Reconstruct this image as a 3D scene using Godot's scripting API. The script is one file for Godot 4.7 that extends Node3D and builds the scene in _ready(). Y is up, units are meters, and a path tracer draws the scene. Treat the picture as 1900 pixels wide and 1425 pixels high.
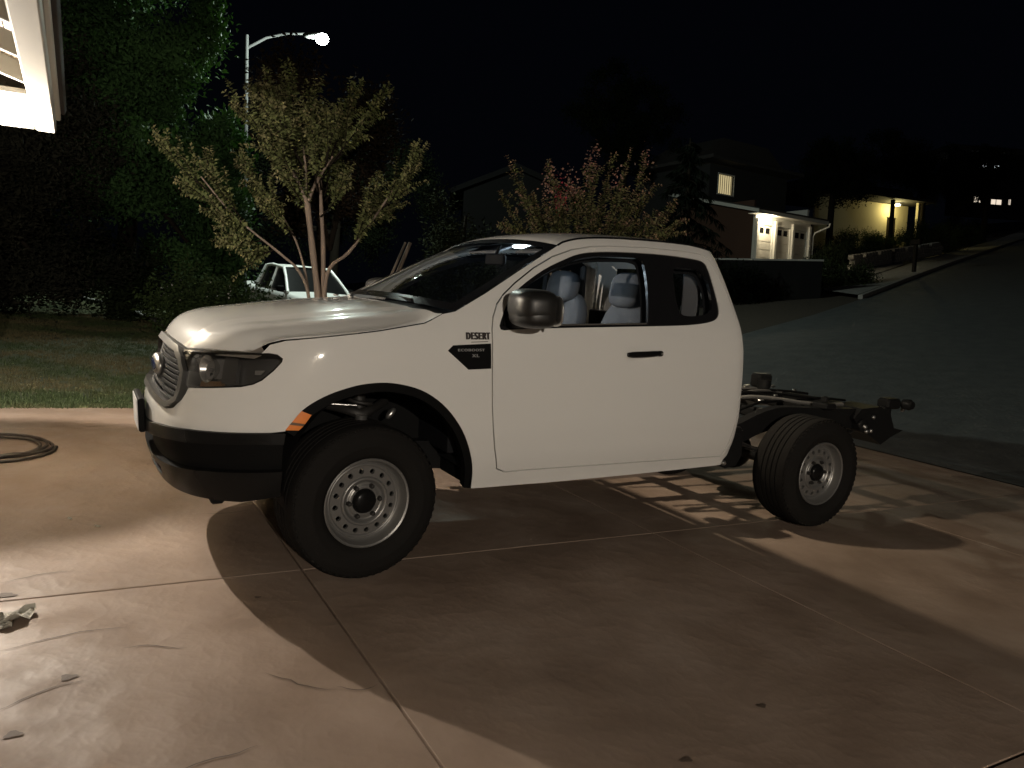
extends Node3D
# A white cab-and-chassis pickup on a stamped concrete driveway at night.
# World: y up, metres. The driveway falls a few degrees, so the driveway and the truck share the tilted basis TB.

const TB := Basis(Vector3(.99982, -.01918, -.00051), Vector3(.01918, .99841, .05296), Vector3(-.00051, -.05296, .9986))
var RK := Transform3D(Basis(Vector3(0, 0, 1), atan(.038)), Vector3.ZERO)   # the unladen body sits nose down
var rng := RandomNumberGenerator.new()
var M := {}
var taken := {}


class MB:
	var v := PackedVector3Array()
	var n := PackedVector3Array()
	var uv := PackedVector2Array()

	func tri(a: Vector3, b: Vector3, c: Vector3, na: Vector3, nb: Vector3, nc: Vector3) -> void:
		if (b - a).cross(c - a).dot(na + nb + nc) > 0.0:
			var t := b
			b = c
			c = t
			t = nb
			nb = nc
			nc = t
		v.append(a); v.append(b); v.append(c)
		n.append(na); n.append(nb); n.append(nc)
		uv.append(Vector2(a.x, a.z)); uv.append(Vector2(b.x, b.z)); uv.append(Vector2(c.x, c.z))

	func quad(a: Vector3, b: Vector3, c: Vector3, d: Vector3, nn: Vector3) -> void:
		tri(a, b, c, nn, nn, nn)
		tri(a, c, d, nn, nn, nn)

	func quadn(a: Vector3, b: Vector3, c: Vector3, d: Vector3, na: Vector3, nb: Vector3, nc: Vector3, nd: Vector3) -> void:
		tri(a, b, c, na, nb, nc)
		tri(a, c, d, na, nc, nd)

	func box(xf: Transform3D, size: Vector3, bevel := 0.0) -> void:
		var h := size * .5
		var b := minf(bevel, minf(h.x, minf(h.y, h.z)) * .9)
		for ax in 3:
			var u := (ax + 1) % 3
			var w := (ax + 2) % 3
			for s in [-1.0, 1.0]:
				var q := []
				for k in [[-1, -1], [1, -1], [1, 1], [-1, 1]]:
					var p := Vector3.ZERO
					p[ax] = s * h[ax]
					p[u] = k[0] * (h[u] - b)
					p[w] = k[1] * (h[w] - b)
					q.append(xf * p)
				var nn := Vector3.ZERO
				nn[ax] = s
				quad(q[0], q[1], q[2], q[3], (xf.basis * nn).normalized())
		if b <= 0.0:
			return
		for ax in 3:
			var u := (ax + 1) % 3
			var w := (ax + 2) % 3
			for su in [-1.0, 1.0]:
				for sw in [-1.0, 1.0]:
					var q := []
					for k in [[-1, 0], [1, 0], [1, 1], [-1, 1]]:
						var p := Vector3.ZERO
						p[ax] = k[0] * (h[ax] - b)
						p[u] = su * (h[u] - (b if k[1] else 0.0))
						p[w] = sw * (h[w] - (0.0 if k[1] else b))
						q.append(xf * p)
					var n1 := Vector3.ZERO
					n1[u] = su
					var n2 := Vector3.ZERO
					n2[w] = sw
					n1 = (xf.basis * n1).normalized()
					n2 = (xf.basis * n2).normalized()
					quadn(q[0], q[1], q[2], q[3], n1, n1, n2, n2)
		for sx in [-1.0, 1.0]:
			for sy in [-1.0, 1.0]:
				for sz in [-1.0, 1.0]:
					var s := Vector3(sx, sy, sz)
					var q := []
					for ax in 3:
						var p := s * (h - Vector3(b, b, b))
						p[ax] = s[ax] * h[ax]
						q.append(xf * p)
					var nn: Vector3 = (xf.basis * s).normalized()
					tri(q[0], q[1], q[2], nn, nn, nn)

	func bx(c: Vector3, size: Vector3, bevel := 0.0, yaw := 0.0) -> void:
		box(Transform3D(Basis(Vector3.UP, yaw), c), size, bevel)

	# profile: (radius, height along the local y axis)
	func lathe(xf: Transform3D, pr: PackedVector2Array, segs := 24, crease := .75) -> void:
		var m := pr.size() - 1
		var fn := PackedVector2Array()
		for i in m:
			var d := (pr[i + 1] - pr[i]).normalized()
			fn.append(Vector2(d.y, -d.x))
		for i in m:
			var na := fn[i]
			var nb := fn[i]
			if i > 0 and fn[i - 1].dot(fn[i]) > crease:
				na = (fn[i - 1] + fn[i]).normalized()
			if i < m - 1 and fn[i + 1].dot(fn[i]) > crease:
				nb = (fn[i + 1] + fn[i]).normalized()
			for k in segs:
				var a0 := TAU * k / segs
				var a1 := TAU * (k + 1) / segs
				var d0 := Vector3(cos(a0), 0, sin(a0))
				var d1 := Vector3(cos(a1), 0, sin(a1))
				var p00 := xf * (d0 * pr[i].x + Vector3(0, pr[i].y, 0))
				var p10 := xf * (d1 * pr[i].x + Vector3(0, pr[i].y, 0))
				var p01 := xf * (d0 * pr[i + 1].x + Vector3(0, pr[i + 1].y, 0))
				var p11 := xf * (d1 * pr[i + 1].x + Vector3(0, pr[i + 1].y, 0))
				var n00: Vector3 = (xf.basis * (d0 * na.x + Vector3(0, na.y, 0))).normalized()
				var n10: Vector3 = (xf.basis * (d1 * na.x + Vector3(0, na.y, 0))).normalized()
				var n01: Vector3 = (xf.basis * (d0 * nb.x + Vector3(0, nb.y, 0))).normalized()
				var n11: Vector3 = (xf.basis * (d1 * nb.x + Vector3(0, nb.y, 0))).normalized()
				if pr[i].x < 1e-5:
					tri(p00, p11, p01, n00, n11, n01)
				elif pr[i + 1].x < 1e-5:
					tri(p00, p10, p01, n00, n10, n01)
				else:
					quadn(p00, p10, p11, p01, n00, n10, n11, n01)

	func tube(pts: Array, radii: Array, segs := 8) -> void:
		var m := pts.size()
		var up := Vector3(.13, .97, .21).normalized()
		var rings := []
		var norms := []
		for i in m:
			var d: Vector3 = (pts[mini(i + 1, m - 1)] - pts[maxi(i - 1, 0)])
			d = d.normalized()
			var side := d.cross(up)
			if side.length() < .05:
				side = d.cross(Vector3.RIGHT)
			side = side.normalized()
			var up2 := side.cross(d).normalized()
			up = up2
			var r: float = radii[mini(i, radii.size() - 1)]
			var ring := PackedVector3Array()
			var nr := PackedVector3Array()
			for k in segs:
				var a := TAU * k / segs
				var o := side * cos(a) + up2 * sin(a)
				ring.append(pts[i] + o * r)
				nr.append(o)
			rings.append(ring)
			norms.append(nr)
		for i in m - 1:
			for k in segs:
				var k1 := (k + 1) % segs
				quadn(rings[i][k], rings[i][k1], rings[i + 1][k1], rings[i + 1][k], norms[i][k], norms[i][k1], norms[i + 1][k1], norms[i + 1][k])
		for e in [0, m - 1]:
			var d: Vector3 = (pts[0] - pts[1]) if e == 0 else (pts[m - 1] - pts[m - 2])
			d = d.normalized()
			for k in segs:
				tri(pts[e], rings[e][k], rings[e][(k + 1) % segs], d, d, d)

	# a smooth sheet through rows of points; the normals point away from `inside`
	func grid(rows: Array, inside: Vector3) -> void:
		var h := rows.size()
		var w: int = rows[0].size()
		var nm := []
		var sum := 0.0
		for i in h:
			var r := PackedVector3Array()
			for j in w:
				var du: Vector3 = rows[mini(i + 1, h - 1)][j] - rows[maxi(i - 1, 0)][j]
				var dv: Vector3 = rows[i][mini(j + 1, w - 1)] - rows[i][maxi(j - 1, 0)]
				var c := du.cross(dv)
				if c.length() < 1e-9:
					c = r[j - 1] if j else (nm[i - 1][j] if i else Vector3.UP)
				c = c.normalized()
				sum += c.dot(rows[i][j] - inside)
				r.append(c)
			nm.append(r)
		var s := 1.0 if sum > 0.0 else -1.0
		for i in h - 1:
			for j in w - 1:
				quadn(rows[i][j], rows[i][j + 1], rows[i + 1][j + 1], rows[i + 1][j], nm[i][j] * s, nm[i][j + 1] * s, nm[i + 1][j + 1] * s, nm[i + 1][j] * s)

	# rounded box / ellipsoid with exponent e (2 = ellipsoid, larger = boxier)
	func blob(xf: Transform3D, r: Vector3, e := 2.0, nu := 16, nv := 24) -> void:
		var rows := []
		for i in nu + 1:
			var a := -PI / 2 + PI * i / nu
			var row := PackedVector3Array()
			for j in nv + 1:
				var b := TAU * j / nv
				var d := Vector3(cos(a) * cos(b), sin(a), cos(a) * sin(b))
				var k := pow(pow(absf(d.x), e) + pow(absf(d.y), e) + pow(absf(d.z), e), -1.0 / e)
				row.append(xf * (d * k * r))
			rows.append(row)
		grid(rows, xf.origin)

	# flat polygon (x, y) extruded from z0 to z1
	func prism(poly: PackedVector2Array, z0: float, z1: float, xf: Transform3D) -> void:
		var idx := Geometry2D.triangulate_polygon(poly)
		for z in [z0, z1]:
			var nn: Vector3 = (xf.basis * Vector3(0, 0, 1.0 if z == maxf(z0, z1) else -1.0)).normalized()
			for i in range(0, idx.size(), 3):
				var q := []
				for k in 3:
					var p := poly[idx[i + k]]
					q.append(xf * Vector3(p.x, p.y, z))
				tri(q[0], q[1], q[2], nn, nn, nn)
		var cw := Geometry2D.is_polygon_clockwise(poly)
		for i in poly.size():
			var a := poly[i]
			var b := poly[(i + 1) % poly.size()]
			var d := (b - a).normalized()
			var o := Vector2(d.y, -d.x)
			if cw:
				o = -o
			# is_polygon_clockwise is judged with y down; the test below settles the side
			var mid := (a + b) * .5 + o * .0005
			if Geometry2D.is_point_in_polygon(mid, poly):
				o = -o
			quad(xf * Vector3(a.x, a.y, z0), xf * Vector3(b.x, b.y, z0), xf * Vector3(b.x, b.y, z1), xf * Vector3(a.x, a.y, z1), (xf.basis * Vector3(o.x, o.y, 0)).normalized())

	func mesh() -> ArrayMesh:
		var a := []
		a.resize(Mesh.ARRAY_MAX)
		a[Mesh.ARRAY_VERTEX] = v
		a[Mesh.ARRAY_NORMAL] = n
		a[Mesh.ARRAY_TEX_UV] = uv
		var m := ArrayMesh.new()
		m.add_surface_from_arrays(Mesh.PRIMITIVE_TRIANGLES, a)
		return m


func numbered(called: String) -> String:
	if not taken.has(called):
		taken[called] = 0
		return called
	taken[called] += 1
	return "%s_%03d" % [called, taken[called]]


func tag(o: Node, label: String, category := "", group := "", kind := "") -> void:
	if label: o.set_meta("label", label)
	if category: o.set_meta("category", category)
	if group: o.set_meta("group", group)
	if kind: o.set_meta("kind", kind)


func thing(called: String, label: String, category: String, xf := Transform3D(), group := "") -> Node3D:
	var o := Node3D.new()
	o.name = numbered(called)
	add_child(o)
	o.transform = xf
	tag(o, label, category, group)
	return o


func obj(called: String, mb: MB, m: Material, parent: Node = null, xf := Transform3D()) -> MeshInstance3D:
	var o := MeshInstance3D.new()
	o.mesh = mb.mesh()
	o.material_override = m
	o.transform = xf
	if parent == null:
		o.name = numbered(called)
		add_child(o)
	else:
		o.name = called
		parent.add_child(o, true)
	return o


func same(called: String, mesh: Mesh, m: Material, parent: Node, xf: Transform3D) -> MeshInstance3D:
	var o := MeshInstance3D.new()
	o.mesh = mesh
	o.material_override = m
	o.transform = xf
	o.name = called
	parent.add_child(o, true)
	return o


func many(called: String, mesh: Mesh, where: Array, cols: Array, m: Material, parent: Node = null) -> MultiMeshInstance3D:
	var mm := MultiMesh.new()
	mm.transform_format = MultiMesh.TRANSFORM_3D
	mm.use_colors = cols.size() > 0
	mm.mesh = mesh
	mm.instance_count = where.size()
	for i in where.size():
		mm.set_instance_transform(i, where[i])
		if cols.size():
			mm.set_instance_color(i, cols[i])
	var o := MultiMeshInstance3D.new()
	o.multimesh = mm
	o.material_override = m
	o.set_meta("kind", "stuff")
	if parent == null:
		o.name = numbered(called)
		add_child(o)
	else:
		o.name = called
		parent.add_child(o, true)
	return o


# linear base colour
func mat(key: String, r: float, g: float, b: float, rough := .6, metal := 0.0) -> StandardMaterial3D:
	var m := StandardMaterial3D.new()
	m.resource_name = key
	m.albedo_color = Color(r, g, b).linear_to_srgb()
	m.roughness = rough
	m.metallic = metal
	M[key] = m
	return m


func noise(freq: float, oct := 4, sd := 1, type := FastNoiseLite.TYPE_SIMPLEX_SMOOTH) -> FastNoiseLite:
	var f := FastNoiseLite.new()
	f.noise_type = type
	f.frequency = freq
	f.fractal_octaves = oct
	f.seed = sd
	return f


func ntex(f: FastNoiseLite, stops: Array, size := 512) -> NoiseTexture2D:
	var t := NoiseTexture2D.new()
	t.width = size
	t.height = size
	t.seamless = true
	t.noise = f
	if stops.size():
		var g := Gradient.new()
		var offs := PackedFloat32Array()
		var cols := PackedColorArray()
		for s in stops:
			offs.append(s[0])
			cols.append(s[1])
		g.offsets = offs
		g.colors = cols
		t.color_ramp = g
	return t


func lin(r: float, g: float, b: float) -> Color:
	return Color(r, g, b).linear_to_srgb()


func grey(x: float) -> Color:
	return Color(x, x, x)


func materials() -> void:
	var m := mat("white_paint", .74, .73, .70, .34)
	m.clearcoat_enabled = true
	m.clearcoat = 1.0
	m.clearcoat_roughness = .05
	m.metallic_specular = .12
	mat("roof_paint", .74, .73, .70, .34)
	mat("black_plastic", .007, .007, .007, .5)
	mat("black_trim", .010, .010, .011, .22)
	mat("black_gloss", .008, .008, .008, .26)
	mat("mirror_plastic", .014, .0135, .0125, .42)
	mat("liner_plastic", .008, .008, .008, .8)
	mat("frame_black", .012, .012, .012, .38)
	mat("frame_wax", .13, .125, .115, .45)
	mat("cast_iron", .03, .028, .026, .55, .3)
	mat("silver", .55, .54, .52, .28, .9)
	mat("wheel_silver", .24, .235, .225, .36, .6)
	mat("grille_grey", .075, .073, .068, .34, .3)
	mat("grille_bar", .020, .0195, .019, .5)
	mat("reflector", .34, .33, .31, .25, .8)
	mat("lamp_shell", .12, .115, .108, .5, .2)
	mat("lamp_inner", .035, .033, .031, .35, .2)
	mat("amber_lens", .75, .20, .012, .3)
	mat("amber_dark", .10, .045, .01, .3)
	mat("emblem_blue", .012, .02, .06, .2)
	mat("plate_white", .6, .6, .6, .4)
	mat("rubber", .017, .016, .015, .82)
	mat("seat_cloth", .10, .112, .13, .95)
	mat("seat_dark", .05, .052, .056, .95)
	mat("cabin_dark", .012, .0125, .014, .85)
	mat("headliner", .12, .125, .135, .95)
	mat("letter_grey", .22, .22, .22, .5)
	mat("sticker_ink", .03, .022, .02, .5)
	var tread := mat("tread_rubber", .015, .014, .013, .8)
	tread.heightmap_enabled = false
	for k in ["black_plastic", "black_gloss", "black_trim", "liner_plastic", "rubber", "tread_rubber", "frame_black", "cabin_dark", "seat_cloth"]:
		M[k].metallic_specular = .2
	M.black_plastic.metallic_specular = .12
	M.tread_rubber.metallic_specular = .12
	M.black_gloss.metallic_specular = .28
	M.black_trim.metallic_specular = .4
	var g := mat("clear_glass", .03, .03, .03, .02)
	g.transparency = BaseMaterial3D.TRANSPARENCY_ALPHA
	g.albedo_color.a = .06
	var tint := mat("tint_glass", .01, .012, .012, .02)
	tint.transparency = BaseMaterial3D.TRANSPARENCY_ALPHA
	tint.albedo_color.a = .05
	# concrete: warm stamped and sealed, blotched, worn where it shines
	for k in 3:
		var c := mat(["concrete_near", "concrete_middle", "concrete_far"][k], 1, 1, 1, 1)
		var tone: float = [1.0, .93, 1.0][k]
		c.albedo_texture = ntex(noise(.006, 5, 11 + k), [[.0, lin(.215 * tone, .155 * tone, .117 * tone)], [.36, lin(.27 * tone, .199 * tone, .152 * tone)], [.62, lin(.305 * tone, .228 * tone, .177 * tone)], [1.0, lin(.36 * tone, .277 * tone, .222 * tone)]], 1024)
		c.uv1_triplanar = true
		c.uv1_world_triplanar = true
		c.uv1_scale = Vector3(.23, .23, .23)
		c.roughness_texture = ntex(noise(.011, 4, 31 + k), [[.0, grey(.40)], [.4, grey(.54)], [.7, grey(.66)], [1.0, grey(.85)]], 1024)
		c.heightmap_enabled = true
		var hn := noise(.010, 5, 51)
		hn.fractal_type = FastNoiseLite.FRACTAL_RIDGED
		hn.fractal_gain = .55
		c.heightmap_texture = ntex(hn, [], 1024)
		c.heightmap_scale = .42
		c.metallic_specular = .36
	var sp := mat("stain", .10, .07, .05, .7)
	sp.albedo_texture = null
	mat("joint_dark", .035, .025, .02, .95)
	var soil := mat("soil", .05, .038, .027, .95)
	soil.albedo_texture = ntex(noise(.03, 4, 5), [[0, lin(.03, .024, .016)], [1, lin(.075, .056, .038)]], 256)
	soil.uv1_triplanar = true
	soil.uv1_world_triplanar = true
	soil.albedo_color = Color.WHITE
	var lawn := mat("lawn_base", 1, 1, 1, .95)
	lawn.albedo_texture = ntex(noise(.012, 4, 8), [[0, lin(.03, .042, .014)], [.5, lin(.05, .06, .022)], [1, lin(.10, .085, .04)]], 512)
	lawn.uv1_triplanar = true
	lawn.uv1_world_triplanar = true
	lawn.uv1_scale = Vector3(.2, .2, .2)
	var asp := mat("asphalt", 1, 1, 1, .72)
	asp.albedo_texture = ntex(noise(.02, 5, 9), [[0, lin(.056, .062, .062)], [.5, lin(.076, .083, .081)], [1, lin(.10, .105, .102)]], 1024)
	asp.uv1_triplanar = true
	asp.uv1_world_triplanar = true
	asp.uv1_scale = Vector3(.11, .11, .11)
	asp.heightmap_enabled = true
	asp.heightmap_texture = ntex(noise(.2, 3, 91), [], 512)
	asp.heightmap_scale = .8
	var sw := mat("sidewalk_concrete", 1, 1, 1, .8)
	sw.albedo_texture = ntex(noise(.02, 4, 19), [[0, lin(.22, .215, .20)], [1, lin(.36, .35, .325)]], 512)
	sw.uv1_triplanar = true
	sw.uv1_world_triplanar = true
	sw.uv1_scale = Vector3(.3, .3, .3)
	var grass := mat("grass_blade", 1, 1, 1, .7)
	grass.vertex_color_use_as_albedo = true
	var leaf := mat("leaf", 1, 1, 1, .5)
	leaf.vertex_color_use_as_albedo = true
	leaf.backlight_enabled = true
	leaf.backlight = Color(.35, .4, .2)
	leaf.metallic_specular = .22
	leaf.roughness = .7
	var dull := mat("dull_leaf", 1, 1, 1, .9)
	dull.vertex_color_use_as_albedo = true
	dull.metallic_specular = .08
	mat("bark_pale", .30, .23, .18, .8)
	mat("bark_dark", .022, .018, .014, .95)
	M.bark_dark.metallic_specular = .1
	mat("house_white", .62, .60, .55, .7)
	mat("house_cream", .50, .44, .30, .8)
	mat("house_grey", .035, .034, .033, .9)
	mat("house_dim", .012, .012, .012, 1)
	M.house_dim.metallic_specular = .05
	mat("roof_shingle", .05, .045, .042, .9)
	mat("soffit_board", .30, .26, .22, .8)
	mat("steel_pole", .03, .03, .03, .9)
	mat("hose_green", .03, .022, .016, .6)
	mat("pickup_white", .78, .78, .76, .3)
	mat("brick_red", .07, .035, .022, .9)
	mat("stone_pale", .32, .31, .28, .85)
	mat("dry_leaf", .40, .38, .32, .7)
	mat("lantern_black", .02, .018, .016, .5)


func glow(key: String, r: float, g: float, b: float, e: float) -> StandardMaterial3D:
	var m := mat(key, .8, .8, .8, .5)
	m.emission_enabled = true
	m.emission = lin(r, g, b)
	m.emission_energy_multiplier = e
	return m


func lamp(parent: Node, at: Vector3, energy: float, col: Color, size: float, rng_m := 60.0) -> OmniLight3D:
	var l := OmniLight3D.new()
	l.name = "lamp_light"
	l.light_energy = energy
	l.light_color = col
	l.light_size = size
	l.omni_range = rng_m
	l.omni_attenuation = 2.0
	l.shadow_enabled = true
	parent.add_child(l, true)
	l.position = at
	return l


# ---------------------------------------------------------------- terrain
func ramp(t: float) -> float:
	return 0.0 if t < 0.0 else (t * t / 4.0 if t < 2.0 else t - 1.0)


func height(x: float, z: float) -> float:
	var w := smoothstep(0.0, 3.0, x)
	var zc := lerpf(z, maxf(z, -7.0), w)
	return -(.0192 * x + .053 * zc) / .9984 + .17 * ramp(x - 6.8) + .02 * ramp(-z - 4.0)


func gnd(x: float, z: float, up := 0.0) -> Vector3:
	return Vector3(x, height(x, z) + up, z)


# ---------------------------------------------------------------- draping polygons over a curved surface
func drape(mb: MB, poly: PackedVector2Array, holes: Array, f: Callable, off: float, thick: float, cell: float, flip := 1.0) -> void:
	var lo := poly[0]
	var hi := poly[0]
	for p in poly:
		lo = lo.min(p)
		hi = hi.max(p)
	var nx := maxi(1, int(ceil((hi.x - lo.x) / cell)))
	var ny := maxi(1, int(ceil((hi.y - lo.y) / cell)))
	var st := Vector2((hi.x - lo.x) / nx, (hi.y - lo.y) / ny)
	for i in nx:
		for j in ny:
			var a := lo + Vector2(i, j) * st
			var sq := PackedVector2Array([a, a + Vector2(st.x, 0), a + st, a + Vector2(0, st.y)])
			var got := Geometry2D.intersect_polygons(sq, poly)
			for h in holes:
				var nxt: Array[PackedVector2Array] = []
				for g in got:
					nxt.append_array(Geometry2D.clip_polygons(g, h))
				got = nxt
			for g in got:
				var idx := Geometry2D.triangulate_polygon(g)
				if idx.is_empty():
					continue
				var P := PackedVector3Array()
				var N := PackedVector3Array()
				for p in g:
					var nn := dnormal(f, p) * flip
					P.append(f.call(p.x, p.y) + nn * off)
					N.append(nn)
				for k in range(0, idx.size(), 3):
					mb.tri(P[idx[k]], P[idx[k + 1]], P[idx[k + 2]], N[idx[k]], N[idx[k + 1]], N[idx[k + 2]])
	if thick <= 0.0:
		return
	var loops := [poly]
	loops.append_array(holes)
	for li in loops.size():
		var lp: PackedVector2Array = loops[li]
		for i in lp.size():
			var a := lp[i]
			var b := lp[(i + 1) % lp.size()]
			var m := maxi(1, int(ceil(a.distance_to(b) / cell)))
			for k in m:
				var q0 := a.lerp(b, float(k) / m)
				var q1 := a.lerp(b, float(k + 1) / m)
				var n0 := dnormal(f, q0) * flip
				var n1 := dnormal(f, q1) * flip
				var p0: Vector3 = f.call(q0.x, q0.y)
				var p1: Vector3 = f.call(q1.x, q1.y)
				var out := (p1 - p0).cross(n0).normalized()
				var o2 := Vector2((q1 - q0).y, -(q1 - q0).x).normalized() * .002
				var inside := Geometry2D.is_point_in_polygon((q0 + q1) * .5 + o2, lp)
				# out points along +o2 for flip = 1
				var want := -1.0 if inside else 1.0
				if li > 0:
					want = -want
				out *= want * flip
				mb.quadn(p0 + n0 * off, p1 + n1 * off, p1 + n1 * (off - thick), p0 + n0 * (off - thick), out, out, out, out)


func dnormal(f: Callable, p: Vector2) -> Vector3:
	var e := .004
	var du: Vector3 = f.call(p.x + e, p.y) - f.call(p.x - e, p.y)
	var dv: Vector3 = f.call(p.x, p.y + e) - f.call(p.x, p.y - e)
	return du.cross(dv).normalized()


func v2(a: Array) -> PackedVector2Array:
	var o := PackedVector2Array()
	for i in range(0, a.size(), 2):
		o.append(Vector2(a[i], a[i + 1]))
	return o


func smooth_line(p: PackedVector2Array, k := 4, closed := false) -> PackedVector2Array:
	var o := PackedVector2Array()
	var m := p.size()
	for i in (m if closed else m - 1):
		var a := p[(i - 1 + m) % m] if (closed or i > 0) else 2.0 * p[0] - p[1]
		var b := p[i]
		var c := p[(i + 1) % m]
		var d := p[(i + 2) % m] if (closed or i + 2 < m) else 2.0 * p[m - 1] - p[m - 2]
		for j in k:
			o.append(b.cubic_interpolate(c, a, d, float(j) / k))
	if not closed:
		o.append(p[m - 1])
	return o


func sheet(called: String, poly: PackedVector2Array, up: float, cell: float, m: Material, parent: Node = null) -> MeshInstance3D:
	var mb := MB.new()
	drape(mb, poly, [], func(x: float, z: float) -> Vector3: return gnd(x, z, up), 0.0, 0.0, cell, -1.0)
	return obj(called, mb, m, parent)


# ---------------------------------------------------------------- the body surface of the pickup: plan outline (s along it) and height y
var OX := PackedFloat32Array()
var OZ := PackedFloat32Array()
var OL := PackedFloat32Array()
var INS := PackedFloat32Array()
var INF := PackedFloat32Array()
var MID := -1.4968


func body_tables() -> void:
	var c := v2([2.425, -.2, 2.425, 0, 2.425, .25, 2.425, .5, 2.425, .68, 2.423, .77, 2.415, .83, 2.395, .875, 2.36, .903, 2.29, .915, 2.1, .921, 1.8, .927, 1.5, .93, 1.2, .93, .9, .93, .6, .93, .3, .93, 0, .928, -.25, .905, -.45, .865, -.6, .80, -.715, .70, -.785, .57, -.825, .40, -.845, .2, -.85, 0, -.845, -.2])
	c.reverse()
	var d := smooth_line(c, 10)
	var len := PackedFloat32Array([0.0])
	for i in range(1, d.size()):
		len.append(len[i - 1] + d[i].distance_to(d[i - 1]))
	var zero := 0.0
	for i in d.size() - 1:
		if d[i].x < 0.0 and d[i + 1].x >= 0.0 and d[i].y > .5:
			zero = lerpf(len[i], len[i + 1], -d[i].x / (d[i + 1].x - d[i].x))
	for i in d.size() - 1:
		if d[i].y < 0.0 and d[i + 1].y >= 0.0 and d[i].x < 0.0:
			MID = lerpf(len[i], len[i + 1], -d[i].y / (d[i + 1].y - d[i].y)) - zero
	for i in d.size():
		OX.append(d[i].x)
		OZ.append(d[i].y)
		OL.append(len[i] - zero)
	var side := v2([.1, .11, .2, .10, .40, .07, .47, .045, .55, .02, .7, .0, .95, .0, 1.1, .008, 1.2, .025, 1.26, .045, 1.35, .085, 1.5, .155, 1.65, .235, 1.72, .29, 1.78, .36, 1.9, .5, 2.2, .8])
	var front := v2([.1, .2, .2, .16, .30, .11, .42, .03, .5, .0, .6, -.02, .7, -.025, .78, -.02, .84, .0, .88, .02, .95, .035, 1.05, .06, 1.15, .12, 1.3, .25, 2.2, 1])
	for i in 420:
		var y := i * .005
		var a := 0.0
		var b := 0.0
		for k in 5:
			a += plin(side, y + (k - 2) * .014) / 5.0
			b += plin(front, y + (k - 2) * .008) / 5.0
		INS.append(a)
		INF.append(b)


func plin(p: PackedVector2Array, x: float) -> float:
	if x <= p[0].x:
		return p[0].y
	for i in range(1, p.size()):
		if x <= p[i].x:
			return lerpf(p[i - 1].y, p[i].y, (x - p[i - 1].x) / (p[i].x - p[i - 1].x))
	return p[p.size() - 1].y


func surf(s: float, y: float) -> Vector3:
	var i := clampi(OL.bsearch(s), 1, OL.size() - 2)
	var t := (s - OL[i - 1]) / (OL[i] - OL[i - 1])
	var x := lerpf(OX[i - 1], OX[i], t)
	var z := lerpf(OZ[i - 1], OZ[i], t)
	var tx := lerpf(OX[i] - OX[maxi(i - 2, 0)], OX[i + 1] - OX[i - 1], t)
	var tz := lerpf(OZ[i] - OZ[maxi(i - 2, 0)], OZ[i + 1] - OZ[i - 1], t)
	var l := sqrt(tx * tx + tz * tz)
	var k := clampf(y / .005, 0.0, 418.0)
	var k0 := int(k)
	var a := lerpf(INS[k0], INS[k0 + 1], k - k0)
	var b := lerpf(INF[k0], INF[k0 + 1], k - k0)
	var w := clampf((-.15 - s) / .7, 0.0, 1.0)
	w = w * w * (3.0 - 2.0 * w)
	var d := lerpf(a, b, w)
	# wheel-arch flare and the hollow behind the door handle
	var r := Vector2(s - .08, y - .47).length()
	if s > 1.8:   # the cab leans in towards the roof: sides by d, the rear wall by less
		return Vector3(x - .42 * d * smoothstep(2.05, 2.44, s), y, z * (1.0 - d / .92))
	d -= .012 * (1.0 - smoothstep(.48, .86, r)) * smoothstep(.36, .5, y + .1)
	d += .012 * exp(-(pow((s - 1.53) / .055, 2.0) + pow((y - 1.078) / .04, 2.0)))
	# outward normal of the outline: it runs nose to tail, so (-tz, tx) turned outward
	return Vector3(x + tz / l * d, y, z - tx / l * d)


func sidef(sg: float) -> Callable:
	return func(s: float, y: float) -> Vector3:
		var p := surf(s, y)
		return Vector3(p.x, p.y, p.z * sg)


func panel(called: String, poly: PackedVector2Array, holes: Array, off: float, thick: float, m: Material, parent: Node, sg := 1.0, cell := .05) -> MeshInstance3D:
	var mb := MB.new()
	drape(mb, poly, holes, sidef(sg), off, thick, cell, sg)
	return obj(called, mb, m, parent, RK if parent.get_parent() == self else Transform3D())


func inset_poly(p: PackedVector2Array, d: float) -> PackedVector2Array:
	var o := Geometry2D.offset_polygon(p, d, Geometry2D.JOIN_MITER)
	return o[0]


func hood_edge(x: float) -> float:
	return plin(v2([-.9, 1.06, -.488, 1.093, -.452, 1.13, -.38, 1.151, .029, 1.201, .272, 1.241, .325, 1.267, .362, 1.285, .6, 1.4]), x)


func hood_top(x: float, v: float) -> float:
	var yc := plin(v2([-.95, 1.12, -.86, 1.165, -.788, 1.192, -.7, 1.21, -.583, 1.229, -.31, 1.263, -.02, 1.296, .228, 1.312, .4, 1.318]), x)
	var ye := hood_edge(x) if x > -.38 else lerpf(1.151, yc - .085, clampf((-.38 - x) / .2, 0, 1))
	ye = minf(ye, yc - .02)
	# crown: flat middle, a crease at .82, then a side facet down to the shut line
	var f := 1.0 - pow(v / .82, 2.4) * .40
	if v > .82:
		f = .60 * (1.0 - pow((v - .82) / .18, 1.35))
	f -= .09 * smoothstep(.60, .66, v) * (1.0 - smoothstep(.66, .82, v))
	return lerpf(ye, yc, f)


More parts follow.
